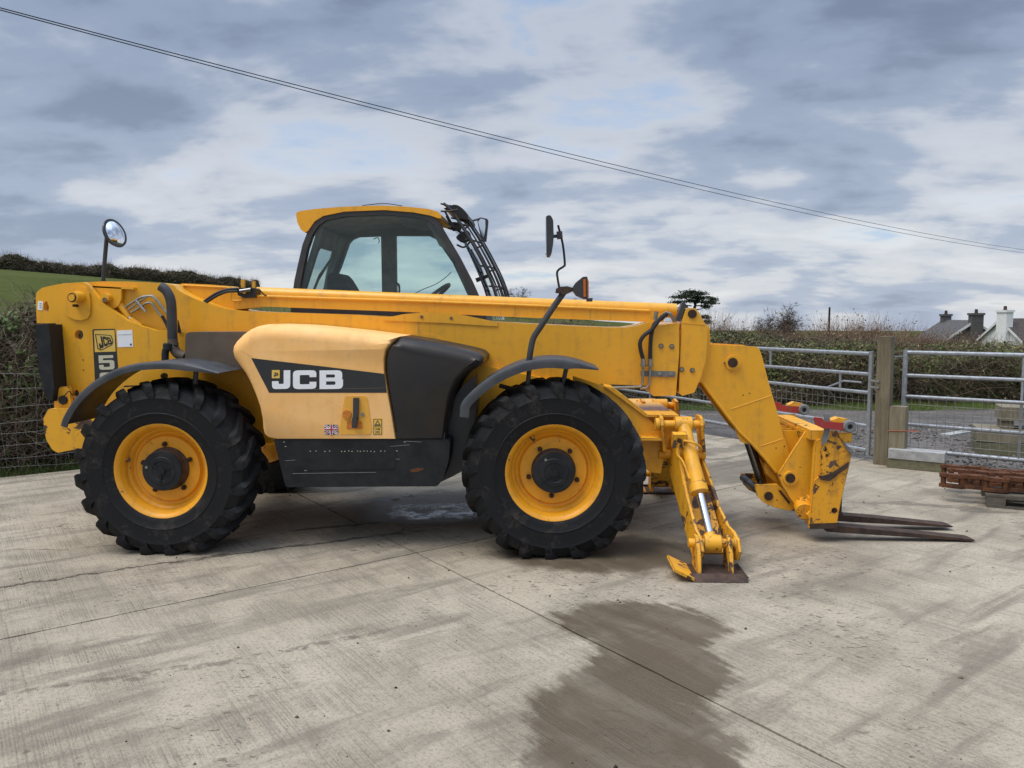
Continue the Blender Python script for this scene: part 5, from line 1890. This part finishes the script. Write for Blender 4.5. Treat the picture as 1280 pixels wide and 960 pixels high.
# ---------------------------------------------------------------- engine pod
def puff(outline, wts, Y_back, Y_front, r, Y_ref, seg=6):
    """outline measured at Y_ref; its near edges roll over with radius r (scaled by the weight of each corner)"""
    P = [Vector((x, z)) for x, z in xz(outline, Y_ref)]
    area = sum(P[i].x * P[(i + 1) % len(P)].y - P[(i + 1) % len(P)].x * P[i].y for i in range(len(P)))
    sg = 1 if area > 0 else -1
    n = len(P)
    inn = []
    for i in range(n):
        a, c = P[i] - P[i - 1], P[(i + 1) % n] - P[i]
        na, nc = Vector((-a.y, a.x)).normalized() * sg, Vector((-c.y, c.x)).normalized() * sg
        m = (na + nc)
        m = m / max(m.length_squared, .5) * 2 if m.length > 1e-6 else na
        inn.append(m * wts[i])
    b = MB()
    rings = [b.verts([(p.x, Y_back, p.y) for p in P])]
    for k in range(seg + 1):
        t = k / seg * math.pi / 2
        rings.append(b.verts([(p.x + m.x * r * (1 - math.cos(t)), Y_front + r * (1 - math.sin(t)), p.y + m.y * r * (1 - math.cos(t))) for p, m in zip(P, inn)]))
    for A_, B_ in zip(rings, rings[1:]):
        for i in range(n):
            j = (i + 1) % n
            b.face([A_[i], A_[j], B_[j], B_[i]])
    b.face(rings[0])
    b.face(rings[-1][::-1])
    return b


YF = .14
co_ = [(293, 439, 1), (294, 432, 1), (298, 426, 1), (306, 418, 1), (315, 411.5, 1), (324, 407.5, 1), (336, 405.2, 1), (360, 406, 1), (386, 407.6, 1), (420, 411, 1), (450, 414.2, 1), (480, 418, 1), (500.5, 420.6, .8),
       (491, 430, .15), (486, 437, .1), (484, 447, .08), (484, 462, .05), (488, 487, .05), (493, 515, .05), (498, 546.4, .05), (352, 546.4, .05), (341, 545, .12), (335.5, 541, .15), (333.5, 532, .15), (332.5, 522, .2), (329, 507, .25), (324, 494, .3), (318, 481, .4), (310, 467, .6), (300, 454, .8), (295, 447, 1)]
cover = puff([(x, y) for x, y, w in co_], [w for _, _, w in co_], .69, YF, .10, .24, 8).build('engine_cover', M['faded'], T, 50)
bo = [(502.5, 421, .8), (530, 425.2, 1), (565, 432, 1), (590, 437.5, 1), (600, 440.5, .9), (606, 446, .7), (605, 453, .5), (596, 460, .45), (585, 467, .45), (575, 477, .45), (569, 489, .4), (565, 503, .35), (561, 525, .3), (556, 546.6, .1), (500, 546.6, .05),
      (495, 515, .05), (490, 487, .05), (486.4, 462, .05), (486.4, 447, .08), (488.4, 437, .1), (493, 430, .15)]
nose = puff([(x, y) for x, y, w in bo], [w for _, _, w in bo], .69, YF + .004, .10, .24, 8).build('engine_nose_cover', M['brown_black'], T, 50)
# dark body behind the seam and the black skirt box
PR('pod_core', [(345, 540), (556, 540), (556, 553), (345, 553)], .17, .69, M['black_plastic'], 0)
skb = MB().prism(xz(rpoly([(342, 548.6, 2), (563, 549.4, 6), (561, 575, 4), (554, 598, 6), (547, 608, 4), (357, 609, 4)]), .15), .15, .68, .012, 3).build('side_skirt', M['scuffed_black'], T)
PR('inner_guard', [(556, 520), (575, 486), (592, 470), (596, 500), (590, 560), (583, 586), (565, 596), (548, 604)], .36, .60, M['black_plastic'], .01)
PR('skirt_panel', [(369, 560), (494, 560), (494, 586), (369, 588)], .1465, .1505, M['scuffed_black'], .001, skb)
# worn lettering on the skirt: only specks are left
spk = MB()
for x in (388, 395, 406, 412, 427, 431, 436, 440, 447, 450.5, 455, 459, 463.5, 468, 476, 481):
    q = A3(x, 564.2 + random.uniform(-.5, .5), .146)
    spk.box((q.x - .0035, .1452, q.z - .0025), (q.x + .0035, .1468, q.z + .0025))
q = A3(382, 587.3, .15)
spk.box((q.x - .009, .1480, q.z - .006), (q.x + .009, .1515, q.z + .004))
for (x, y) in ((496, 563.6), (506, 552.4), (428, 586.5), (355, 552.5), (357, 558)):
    q = A3(x, y, .15)
    spk.box((q.x - .006, .1488, q.z - .0018), (q.x + .006, .1515, q.z + .0018))
spk.build('worn_lettering', M['cream_print'], skb, 0)
sc_ = MB()
for (x0, y0, x1, y1) in ((356, 576, 414, 571.6), (414, 571.6, 500, 574), (366, 592, 470, 590.4), (507, 551.5, 527, 552.6), (488, 558, 512, 556)):
    a_, c_ = A3(x0, y0, .15), A3(x1, y1, .15)
    sc_.cyl((a_.x, .1495, a_.z), (c_.x, .1495, c_.z), .0016, n=5)
sc_.build('scratch_marks', M['grey_paint'], skb, 0)
PR('rust_scrape', spx([(512, 588), (518, 585.6), (529, 585), (528, 588), (516, 590.4), (512, 588)], 3)[:-1], .148, .1505, M['rust'], 0, skb)

# muffler, stack and small fittings between tower and cover
muf = MB().prism(xz(rpoly([(231.5, 461, 6), (231.5, 415, 7), (316, 415, 0), (316, 461, 0)]), .36), .36, .598, .02, 3).build('muffler', M['muffler'], T)
stk = ctube([A3(x, y, .50) for x, y in ((201, 358), (207, 362.5), (211.5, 370), (214, 380), (215, 400), (215.8, 425), (217.5, 435), (222.5, 442), (232, 446))], .036, 6, 18).build('exhaust_stack', M['black_plastic'], T)
ctube([A3(x, y, .495) for x, y in ((215.8, 424), (216.2, 430), (218.5, 437), (223, 442.5), (231, 446))], .0375, 5, 18).build('exhaust_elbow', M['muffler'], stk)
MB().cyl(A3(215.9, 428.5, .50), A3(216, 432.5, .50), .042, n=20).build('exhaust_clamp', M['rubber_hose'], stk)
MB().cyl(A3(205, 430, .47), A3(222, 431, .47), .009, n=8).build('clamp_bolt', M['rubber_hose'], stk)
fnk = ctube([A3(x, y, .46) for x, y in ((207.5, 436.5), (206.5, 443), (206.5, 456))], .026, 4, 14).build('filler_neck', M['rubber_hose'], T)
MB().cyl(A3(209.5, 430, .46), A3(210, 437, .46), .034, n=14, bev=.006).build('filler_cap', M['rubber_hose'], fnk)
PR('painted_stack_shadow', [(222, 400), (226, 415.5), (222, 416)], .585, .599, M['rubber_hose'], 0)  # black sliver standing in for the stack's shadow, not a fitting

# latch plate, handle, caps on the cover
lp_ = PR('latch_plate', rpoly([(431, 495, 4), (458.6, 495, 4), (464.8, 538, 3), (463, 543, 3), (425, 543, 3), (423.8, 538, 3)]), YF - .005, YF + .001, M['yellow_print'], .002)
lp_.data.materials[0] = paint('latch_plate_paint', (.80, .40, .05), .5, .2)
PR('latch_handle', [(441.4, 497.6), (448, 497.6), (447.4, 525), (441, 525)], YF - .03, YF - .0055, M['black_plastic'], .003, lp_)
PR('latch_pull', [(440.2, 522), (445.6, 522), (445.2, 535), (439.6, 535)], YF - .05, YF - .02, M['black_plastic'], .003, lp_)
PR('latch_recess', rpoly([(434, 525.5, 3), (452, 525.5, 3), (454, 536, 3), (433, 537, 3)]), YF - .0065, YF - .0052, M['orange_print'], 0, lp_)
disc('key_cap', 434, 518, 5.6, YF - .005, .012, M['orange_print'], lp_, 20)
disc('latch_screw', 453.5, 518, 2.4, YF - .005, .006, M['steel'], lp_, 10, .001)

# ---------------------------------------------------------------- lettering and stickers
def quad_map(q):
    (tl, tr, br, bl) = [Vector(c) for c in q]
    return lambda u, v: tuple((bl.lerp(br, u)).lerp(tl.lerp(tr, u), v))


def glyph(name, loops, q, Y, mat, parent, t=.0012):
    f = quad_map(q)
    lo = [[f(x, y) for x, y in rpoly(lp, 4)] for lp in loops]
    return MB().plate([xz(l, Y) for l in lo], Y, Y + t).build(name, mat, parent, 0)


G = {
    'J': [[(.64, 1), (1, 1), (1, 0, .26), (0, 0, .26), (0, .42), (.36, .42), (.36, .27, .06), (.64, .27, .06)]],
    'C': [[(0, 1, .22), (0, 0, .22), (1, 0, .2), (1, .38), (.71, .38), (.71, .25, .05), (.29, .25, .07), (.29, .75, .07), (.71, .75, .05), (.71, .63), (1, .63), (1, 1, .2)]],
    'B': [[(0, 0), (1, 0, .22), (1, .52, .16), (.93, .53), (.97, .56, .1), (.97, 1, .22), (0, 1)], [(.28, .61), (.28, .78), (.66, .78, .07), (.66, .61, .07)], [(.28, .22), (.28, .41), (.68, .41, .07), (.68, .22, .07)]],
    '5': [[(0, 1), (.95, 1), (.95, .80), (.28, .80), (.28, .66), (.82, .66, .16), (1, .60, .1), (1, 0, .2), (0, 0, .2), (0, .34), (.29, .34), (.29, .19, .05), (.70, .19, .06), (.70, .47, .06), (0, .47)]],
    '3': [[(0, 1, .2), (1, 1, .2), (1, 0, .2), (0, 0, .2), (0, .34), (.29, .34), (.29, .19, .05), (.70, .19, .06), (.70, .41, .06), (.35, .41), (.35, .59), (.70, .59, .06), (.70, .81, .06), (.29, .81, .05), (.29, .68), (0, .68)]],
}
# band on the cover
YB = YF - .0015
band = PR('decal_band', [(314, 447.6), (400, 457.6), (480.5, 467.3), (483.5, 491), (336.4, 491)], YB, YB + .0035, M['black_print'], 0, cover)
PR('decal_line', [(372, 486.7), (482.6, 484.6), (482.7, 485.3), (372, 487.5)], YB - .0013, YB - .0001, M['muffler'], 0, cover)
YG = YB - .0014
for ch_, x0, x1 in (('J', 340, 362.8), ('C', 366.2, 395.4), ('B', 399.4, 428.7)):
    glyph('letter', G[ch_], [(x0, 463), (x1, 462.8), (x1, 486), (x0, 486.4)], YG, M['white_print'], cover)
PR('logo_square', [(339.8, 462.6), (349.6, 462.6), (349.6, 472.8), (339.8, 472.8)], YG - .0013, YG - .0001, M['yellow_print'], 0, cover)


def logo(q, Y, par, frame=True):
    """slanted badge: keyline frame and three block letters"""
    f = quad_map(q)
    if frame:
        o = [(.02, .86), (.12, .12), (.30, .04), (.86, .30), (.93, .48), (.84, .76), (.72, .80)]
        c = (.48, .5)
        i_ = [(c[0] + (x - c[0]) * .90, c[1] + (y - c[1]) * .90) for x, y in o]
        MB().plate([xz([f(x, y) for x, y in o], Y), xz([f(x, y) for x, y in i_], Y)], Y, Y + .0012).build('badge_frame', M['black_print'], par, 0)
    for ch_, (x0, x1, b0, b1, t0, t1) in (('J', (.20, .42, .12, .20, .76, .74)), ('C', (.44, .63, .22, .28, .74, .71)), ('B', (.65, .84, .30, .36, .70, .66))):
        glyph('badge_letter', G[ch_], [f(x0 - .06, t0), f(x1 - .06, t1), f(x1 + .03, b1), f(x0 + .03, b0)], Y, M['black_print'], par)


logo([(340.4, 463.2), (349.2, 463.2), (349.2, 472.2), (340.4, 472.2)], YG - .0027, cover, False)
# panel on the tower
YT = .5975
pan = PR('model_decal', rpoly([(115.4, 411.6, 2), (143.6, 410.8, 2), (148.4, 474, 0), (118.6, 476, 0)]), YT, YT + .003, M['black_print'], 0)
PR('decal_square', rpoly([(117.4, 413.2, 1), (143, 412.4, 1), (144.4, 439.4, 0), (118.6, 440.2, 0)]), YT - .0013, YT - .0001, M['yellow_print'], 0, pan)
logo([(118, 414), (143, 413.4), (144, 438.6), (119, 439.4)], YT - .0027, pan)
glyph('decal_digit', G['5'], [(123, 444.4), (142.2, 443.8), (143.4, 461.6), (124.2, 462.4)], YT - .0014, M['cream_print'], pan)
glyph('decal_digit', G['3'], [(124.4, 466), (143.6, 465.2), (144.8, 484), (125.4, 484.6)], YT - .0014, M['cream_print'], pan)
PR('white_sticker', [(146, 413.2), (165.2, 412.4), (166.4, 433.4), (147.2, 434)], YT, YT + .003, M['white_print'], 0)
PR('sticker_line', [(147.4, 418.3), (164.2, 417.8), (164.2, 418.3), (147.4, 418.8)], YT - .0013, YT - .0001, M['galv'], 0)
PR('sticker_mark', [(162.4, 429.6), (164.6, 429.5), (164.7, 431.7), (162.5, 431.8)], YT - .0013, YT - .0001, M['blue_print'], 0)
tg = PR('white_tag', [(47.6, 376.4), (53.6, 377), (52.8, 388), (46.8, 387.2)], YT - .001, YT + .003, M['white_print'], .001)
for yy in (379, 381.5, 384):
    PR('tag_print', [(49.4, yy), (52, yy + .2), (51.8, yy + 1.2), (49.2, yy + 1)], YT - .0024, YT - .0011, M['galv'], 0, tg)
# flag sticker
YS = YF - .0022
fx0, fx1, fy0, fy1 = 405.6, 422.4, 531, 543.4
fl_ = PR('flag_sticker', [(fx0, fy0), (fx1, fy0), (fx1, fy1), (fx0, fy1)], YS, YS + .003, M['blue_print'], 0)
fm = quad_map([(fx0, fy0), (fx1, fy0), (fx1, fy1), (fx0, fy1)])


def fbar(pts, lay, mat):
    PR('flag_stripe', [fm(u, v) for u, v in pts], YS - .0011 * lay, YS - .0011 * lay + .001, M[mat], 0, fl_)


fbar([(0, 0), (.13, 0), (1, .84), (1, 1), (.87, 1), (0, .16)], 1, 'white_print')
fbar([(1, 0), (1, .16), (.13, 1), (0, 1), (0, .84), (.87, 0)], 2, 'white_print')
fbar([(0, .02), (.05, 0), (1, .95), (.96, 1), (.93, 1), (0, .07)], 3, 'red_print')
fbar([(.96, 0), (1, .03), (.06, 1), (.0, .98)], 4, 'red_print')
fbar([(0, .36), (1, .36), (1, .64), (0, .64)], 5, 'white_print')
fbar([(.39, 0), (.61, 0), (.61, 1), (.39, 1)], 6, 'white_print')
fbar([(0, .43), (1, .43), (1, .57), (0, .57)], 7, 'red_print')
fbar([(.44, 0), (.56, 0), (.56, 1), (.44, 1)], 8, 'red_print')
# warning sticker
wsx = PR('warning_sticker', [(466.4, 523.2), (477.6, 523), (477.8, 543.4), (466.6, 543.6)], YS, YS + .003, M['yellow_print'], 0)
for (a_, b_) in (((466.8, 523.6), (477.2, 532.2)), ((466.8, 533.2), (477.4, 543))):
    o = [(a_[0], a_[1]), (b_[0], a_[1]), (b_[0], b_[1]), (a_[0], b_[1])]
    i_ = [(a_[0] + .6, a_[1] + .6), (b_[0] - .6, a_[1] + .6), (b_[0] - .6, b_[1] - .6), (a_[0] + .6, b_[1] - .6)]
    MB().plate([xz(o, YS), xz(i_, YS)], YS - .0012, YS - .0001).build('warning_frame', M['black_print'], wsx, 0)
MB().plate([xz([(472, 525), (475.4, 531.2), (468.6, 531.2)], YS), xz([(472, 526.6), (474, 530.4), (470, 530.4)], YS)], YS - .0012, YS - .0001).build('warning_triangle', M['black_print'], wsx, 0)
PR('warning_arrow', [(469, 535.8), (473, 535.8), (473, 534.8), (475.6, 536.3), (473, 537.8), (473, 536.8), (469, 536.8)], YS - .0012, YS - .0001, M['black_print'], 0, wsx)
for yy in (539, 540.6):
    PR('warning_line', [(469, yy), (475, yy), (475, yy + .6), (469, yy + .6)], YS - .0012, YS - .0001, M['black_print'], 0, wsx)

# ---------------------------------------------------------------- near mirror stalk on the front mudguard
mst = ctube([A3(x, y, .06) for x, y in ((660.5, 464), (661.3, 452), (664, 434), (667.4, 421.5), (676, 408), (690, 386.5), (704.5, 366))], .021, 5, 12).build('mirror_stalk', M['black_plastic'], T)
ctube([A3(x, y, .06) for x, y in ((699.5, 362), (697, 348), (696.4, 340.5), (699, 336.6), (704.5, 333), (706, 329), (703.4, 305), (697.6, 281.5))], .0075, 5, 8).build('mirror_arm', M['dark_metal'], mst)
PR('stalk_bracket', [(695, 361), (700, 358.6), (709, 358), (716, 360), (716, 364), (706, 368.6), (700, 367), (694, 366)], .02, .10, M['rust_dark'], .005, mst, ref=.06)
q0, q1 = A3(682.8, 270.4, .0), A3(692, 320.4, .0)
nm = MB().prism(xz(rpoly([(683, 320.2, 2), (682.6, 271, 2), (688, 269.8, 2), (691.6, 276, 3), (692.2, 300, 6), (689.5, 316, 3), (687, 320.2, 1)]), .0), -.05, .12, .008, 2).build('mirror_housing', M['black_plastic'], mst)
MB().cyl(A3(691.4, 295.4, .05), A3(699, 295, .055), .012, n=10).build('mirror_ball', M['black_plastic'], mst)
PR('mirror_clamp', [(695.6, 290), (702.6, 289.4), (703.4, 298), (696.4, 299)], .03, .085, M['black_plastic'], .004, mst, ref=.06)
q = A3(682.6, 295, .03)
MB().box((q.x - .004, -.04, q.z - .12), (q.x - .0005, .11, q.z + .12)).build('mirror_glass', M['mirror'], nm)
lm_ = PR('lamp_body', [(716, 358.6), (719, 354), (728, 346.6), (733.4, 346), (733.6, 374), (729, 373.6), (720, 369.6), (716, 364)], .0, .11, M['black_plastic'], .008, mst, ref=.05)
PR('lamp_lens', [(733.7, 347), (735.4, 352), (735.6, 372), (733.8, 373.6)], .003, .107, M['amber'], .003, lm_, ref=.05)
PR('lamp_side_lens', [(729, 349), (732, 348.6), (732.2, 371), (729.4, 371)], -.004, .001, M['amber'], .001, lm_, ref=.0)
PR('lamp_foot', [(733, 373), (740.4, 372.6), (740, 377), (733, 377)], .0, .08, M['black_plastic'], .004, mst, ref=.05)

# ---------------------------------------------------------------- round mirror on a pole at the tail
YM = 1.32
ctube([A3(x, y, YM) for x, y in ((128.6, 372), (129, 352), (131, 325), (133.4, 298), (135.5, 288))], .017, 4, 10).build('rear_mirror_pole', M['black_plastic'], T)
q = A3(143.2, 291.6, YM)
Rm = Matrix.Translation(q) @ Vector((.92, -.20, .26)).to_track_quat('-Y', 'Z').to_matrix().to_4x4()
mr = MB()
prof = [(0, -.030), (.05, -.026), (.09, -.016), (.118, -.002)]
mr.lathe(prof, (0, 0, 0), 'Y', 40)
rmm = mr.mesh('rear_mirror')
rmm.transform(Rm)
link('rear_mirror', rmm, M['mirror'], T, 60)
mr = MB().lathe([(.116, -.010), (.124, -.010), (.126, .0), (.11, .022), (.0, .03), (.0, .018), (.116, .004)], (0, 0, 0), 'Y', 40).mesh('rear_mirror_rim')
mr.transform(Rm)
link('rear_mirror_rim', mr, M['black_plastic'], T, 40)

# ---------------------------------------------------------------- cab
YC, YK = 1.30, 2.20
cab_o = [(366.2, 363), (368, 350), (372, 332), (378, 306), (384.6, 289), (393, 277), (404, 270.4), (430, 265), (480, 263), (517, 266), (538, 270), (548, 276), (556, 290), (575, 322), (590, 351), (601.5, 377), (607, 392), (612, 420), (600, 450), (372, 450), (362, 400)]
cab_i = [(374.2, 363), (377, 346), (384, 311), (390, 294), (397, 283), (407, 275.4), (432, 270.4), (480, 268.4), (515, 271), (534, 275), (543, 281.4), (549.5, 294), (567, 325), (581, 353), (589, 373), (590, 384), (380, 384), (374, 378)]
fr = PL('cab_frame', [cab_o, cab_i], YC, YC + .07, M['black_plastic'])
fo_i1 = [(420, 384), (419.5, 346), (425, 334), (435.5, 304), (440, 299), (447.5, 296), (476.2, 294.8), (477.8, 384)]
fo_i2 = [(495.6, 384), (494.4, 294.4), (536, 294.6), (545, 299), (566, 329), (586, 372), (588, 384)]
cab_far = [(404, 363), (407, 345), (413, 320), (419, 300), (424, 290), (431, 284), (440, 281), (480, 279), (517, 281), (540, 286), (552, 296), (570, 325), (590, 362), (600, 392), (604, 450), (404, 450)]
PL('cab_far_frame', [cab_far, fo_i1, fo_i2], YK - .07, YK, M['headliner'], fr)
MB().plate([xz(fo_i1, YK - .07)], YK - .045, YK - .04).build('cab_window', M['glass'], fr, 0)
MB().plate([xz(fo_i2, YK - .07)], YK - .045, YK - .04).build('cab_window', M['glass'], fr, 0)
gi = [(cx + (480 - cx) * -.012, cy + (325 - cy) * -.012) for cx, cy in cab_i]
MB().plate([xz(gi, YC)], YC + .02, YC + .025).build('cab_side_window', M['glass'], fr, 0)
# rear wall with its window, between the two side frames
ra_, rb_ = A3(370, 363, YC), A3(392, 290, YC)


def rear_x(z):
    return ra_.x + (rb_.x - ra_.x) * (z - ra_.z) / (rb_.z - ra_.z)


zt_ = A3(400, 284, YC).z
rw = [(YC + .07, 1.25), (YK - .07, 1.25), (YK - .07, zt_), (YC + .07, zt_)]
rwi = rpoly([(YC + .13, 1.84, .05), (YK - .15, 1.84, .05), (YK - .16, 2.28, .08), (YC + .14, 2.28, .08)], 4)
MB().plate([rw, rwi], 0, .05, fn=lambda y, x, z: (rear_x(z) + x, y, z)).build('cab_rear_frame', M['headliner'], fr, 25)
MB().plate([rwi], .02, .025, fn=lambda y, x, z: (rear_x(z) + x, y, z)).build('cab_rear_window', M['glass'], fr, 0)
# lower body
lb0, lb1 = A3(372, 384, YC), A3(606, 384, YC)
MB().box((lb0.x, YC + .071, .75), (lb1.x, YK - .071, 1.70), .01).build('cab_body', M['dark_metal'], fr)
# roof: yellow cap with a rounded near edge and a tail lip
rfp = [(370, 268), (371.4, 265), (378, 263.2), (395, 261), (425, 258.6), (455, 257.4), (480, 257), (510, 258.4), (535, 261), (547, 264.4), (552, 269), (551, 273), (547, 272.6), (538, 269.4), (517, 265.4), (480, 262.4), (430, 264.4), (404, 269.8), (393, 276.6), (385, 288.4), (381, 290.6), (376, 287), (371.6, 278)]
roof = MB().prism(xz(rfp, YC - .012), YC - .012, YK + .01, .012, 3).build('cab_roof', M['yellow'], fr, 35)
hl = [(400, 290), (408, 279), (430, 273), (480, 271), (517, 273), (538, 280), (546, 290), (540, 292), (480, 288), (430, 291)]
MB().prism(xz([(396, 285), (406, 276.5), (430, 271), (480, 269), (516, 271), (536, 276), (540, 279), (480, 273), (430, 276), (408, 283)], YC + .08), YC + .072, YK - .072, 0).build('headliner', M['headliner'], fr, 35)
for (x0, y0, x1, y1, h) in ((425, 258.5, 453, 257.2, 1.6),):
    PR('roof_hatch', [(x0, y0), (x1, y1), (x1 + 1, y1 - h), (x0 + 3, y0 - h)], YC + .2, YK - .2, M['black_plastic'], .003, roof, ref=YC)
ctube([A3(453, 256.8, 1.6), A3(480, 254.4, 1.6), A3(503, 257.4, 1.6)], .004, 6, 6).build('roof_aerial', M['dark_metal'], roof)
PR('radio_panel', [(470, 271), (530, 273), (528, 279), (500, 281), (474, 278)], 1.75, 1.95, M['rubber_hose'], .004, fr, ref=1.75)
for (x, y) in ((478, 273), (492, 273.5), (507, 278)):
    PR('panel_switch', [(x, y), (x + 5, y), (x + 5, y + 2), (x, y + 2)], 1.745, 1.752, M['galv'], 0, fr, ref=1.75)
# front pillar trim (grey-green blind)
PR('pillar_trim', [(534, 275), (545, 284), (552, 298), (561, 313), (556, 312), (549, 307), (541, 291), (534, 281)], YC + .075, YC + .09, plain('pale_grey_trim', (.16, .17, .155), .7), .002, fr)
# seat, wheel, wipers, belt
st_ = MB()
st_.prism(xz(rpoly([(408, 384, 0), (409, 346, 6), (413, 341, 3), (422, 341, 3), (428, 347, 3), (436, 360, 3), (441, 372, 2), (442, 384, 0)]), 1.62), 1.62, 1.98, .03, 3)
sto = st_.build('seat_back', M['seat'], fr)
PR('seat_cushion', [(420, 384), (440, 374), (470, 376), (472, 392), (420, 392)], 1.6, 2.0, M['seat'], .02, fr, ref=1.62)
q = A3(545, 366, 1.75)
sw = MB()
prof_ = [Vector((0.175 * math.cos(t), .175 * math.sin(t), 0)) for t in np.linspace(0, 2 * math.pi, 33)]
Rs = Matrix.Translation(q - Vector((.02, 0, .035))) @ Matrix.Rotation(math.radians(-38), 4, 'Y')
sw.tube([Rs @ p for p in prof_], .016, 8, False)
for a in (0, 2.1, 4.2):
    sw.cyl(Rs @ Vector((0, 0, -.02)), Rs @ Vector((.17 * math.cos(a), .17 * math.sin(a), 0)), .012, n=8)
sw.build('steering_wheel', M['rubber_hose'], fr)
MB().cyl(Rs @ Vector((0, 0, 0)), Rs @ Vector((-.05, 0, -.5)), .03, n=12).build('steering_column', M['rubber_hose'], fr)
ctube([A3(517, 368, 1.9), A3(528, 362, 1.9), A3(545, 355, 1.9), A3(558, 346, 1.9), A3(564, 340, 1.9)], .0035, 5, 5).build('curly_cable', M['rubber_hose'], fr)
ctube([A3(390, 361, 2.0), A3(395, 352, 2.0), A3(404, 337, 2.0), A3(414, 325, 2.0)], [.018] * 25, 8, 8) if False else None
PR('rear_wiper', [(391, 362), (394, 362), (399, 350), (413, 327), (415, 324), (412, 324), (398, 344)], 1.95, 1.96, M['rubber_hose'], .001, fr, ref=1.95)
PR('grab_handle', spx([(494, 352), (499, 355), (500, 362), (499, 370)], 4) + spx([(497, 370), (498, 362), (497, 357), (494, 354.5)], 4), 2.10, 2.12, M['rubber_hose'], .002, fr, ref=2.1)
ctube([A3(467, 299, 2.05), A3(472, 297, 2.05), A3(474, 301, 2.05), A3(473, 304, 2.05)], .004, 4, 6).build('coat_hook', M['rubber_hose'], fr)
# curved windscreen and its guard
wsp = [(552, 276), (563, 283), (574, 296), (586, 318), (597, 340), (606, 360), (612, 380), (616, 400)]
wb_ = MB()
cols = []
for k, (f, dx) in enumerate(((0, 0), (.12, 5), (.3, 9), (.5, 11), (.7, 11), (.88, 9), (1, 6))):
    Yk = YC + .05 + (YK - YC - .1) * f
    cols.append([wb_.bm.verts.new(((lambda p, g: (p.x + g * .006, Yk, p.z))(A3(x, y, YC), dx))) for x, y in wsp])
for A_, B_ in zip(cols, cols[1:]):
    for i in range(len(wsp) - 1):
        wb_.face([A_[i], A_[i + 1], B_[i + 1], B_[i]])
bmesh.ops.solidify(wb_.bm, geom=wb_.bm.faces[:], thickness=.005)
wb_.build('windscreen', M['glass'], fr, 60)
gp = spx([(572, 262.5), (579, 268), (587, 279), (602.5, 303), (618, 331.5), (627.5, 352), (634.5, 373), (639, 395)], 5)
mid_y = 1.78
guard = None
for k, f in enumerate((0.02, .08, .15, .22, .29, .36, .44, .52, .60, .68, .76, .84, .91, .98)):
    Yk = YC + .06 + (YK - YC - .1) * f
    shift = -.10 * (2 * f - 1) ** 2 + .02
    pts = []
    for x, y in gp:
        p = A3(x, y, mid_y)
        pts.append(Vector((p.x + shift - .02 * (k % 2), Yk, p.z)))
    o = MB().tube(pts, .0075 if 0 < k < 13 else .014, 6).build('windscreen_guard' if guard is None else 'guard_bar', M['black_plastic'], fr if guard is None else guard)
    if guard is None: guard = o
for (x, y) in ((574, 263.5), (586, 280), (603, 305), (619, 336), (630, 360)):
    pts = []
    for f in np.linspace(0, 1, 9):
        p = A3(x, y, mid_y)
        pts.append(Vector((p.x - .10 * (2 * f - 1) ** 2 + .0, YC + .04 + (YK - YC - .06) * f, p.z)))
    MB().tube(pts, .008, 6).build('guard_crossbar', M['black_plastic'], guard)
# front pillar stays, lamps and wiper in the gap between pillar and guard
for (pts, Y, r) in (([(551, 264), (560, 264), (572, 262)], 1.36, .008), ([(558, 270), (563, 278), (570, 279), (584, 282)], 1.40, .010), ([(560, 285), (572, 288), (586, 300), (600, 316)], 1.45, .008), ([(571, 306), (580, 309), (588, 302)], 1.5, .008),
                    ([(580, 300), (590, 322), (600, 345), (610, 372)], 1.48, .010), ([(584, 306), (596, 328), (606, 350), (616, 376)], 1.5, .007), ([(588, 312), (600, 334), (612, 372)], 1.62, .012),
                    ([(556, 264), (562, 275), (568, 285), (560, 279)], 1.38, .009)):
    ctube([A3(x, y, Y) for x, y in pts], r, 5, 7).build('guard_stay', M['rubber_hose'], guard)
PR('work_lamp', rpoly([(570, 297, 2), (576, 291, 2), (586, 288, 3), (588, 297, 2), (580, 303, 2), (573, 301, 2)]), 1.42, 1.56, M['rubber_hose'], .008, guard, ref=1.45)
PR('work_lamp', rpoly([(563, 281, 1), (570, 280, 1), (578, 282, 1), (576, 288, 1), (566, 289, 1)]), 1.40, 1.46, M['rubber_hose'], .006, guard, ref=1.45)
PR('guard_hood', spx([(560, 266), (572, 261.5), (580, 264), (588, 272), (589, 278), (584, 279), (576, 273)], 3), 1.42, 2.05, M['rubber_hose'], .006, guard, ref=1.7)
PR('wiper_blade', [(594, 348), (612, 342), (613, 346), (596, 353)], 1.47, 1.49, M['rubber_hose'], .002, guard, ref=1.48)
PR('wiper_arm', [(588, 312), (590, 312), (604, 342), (612, 372), (608, 372), (600, 346)], 1.50, 1.52, M['rubber_hose'], .003, guard, ref=1.5)
# mirror on the far side of the cab
fmp = rpoly([(596.4, 275, 2), (599.6, 271.4, 2), (609.6, 273.6, 2), (610.4, 277, 1), (607.8, 302, 1), (602, 302, 2)])
fmo = PR('far_mirror', fmp, 2.42, 2.46, M['black_plastic'], .006)
PR('far_mirror_glass', rpoly([(597.4, 276, 2), (600, 273, 2), (606.6, 274.6, 2), (606.8, 284, 1), (604.8, 298, 1), (601.4, 292, 2)]), 2.414, 2.4195, M['mirror'], .001, fmo)
ctube([A3(601, 273, 2.44), A3(590, 276, 2.3), A3(580, 276, 2.18)], .01, 4, 8).build('far_mirror_arm', M['black_plastic'], fmo)
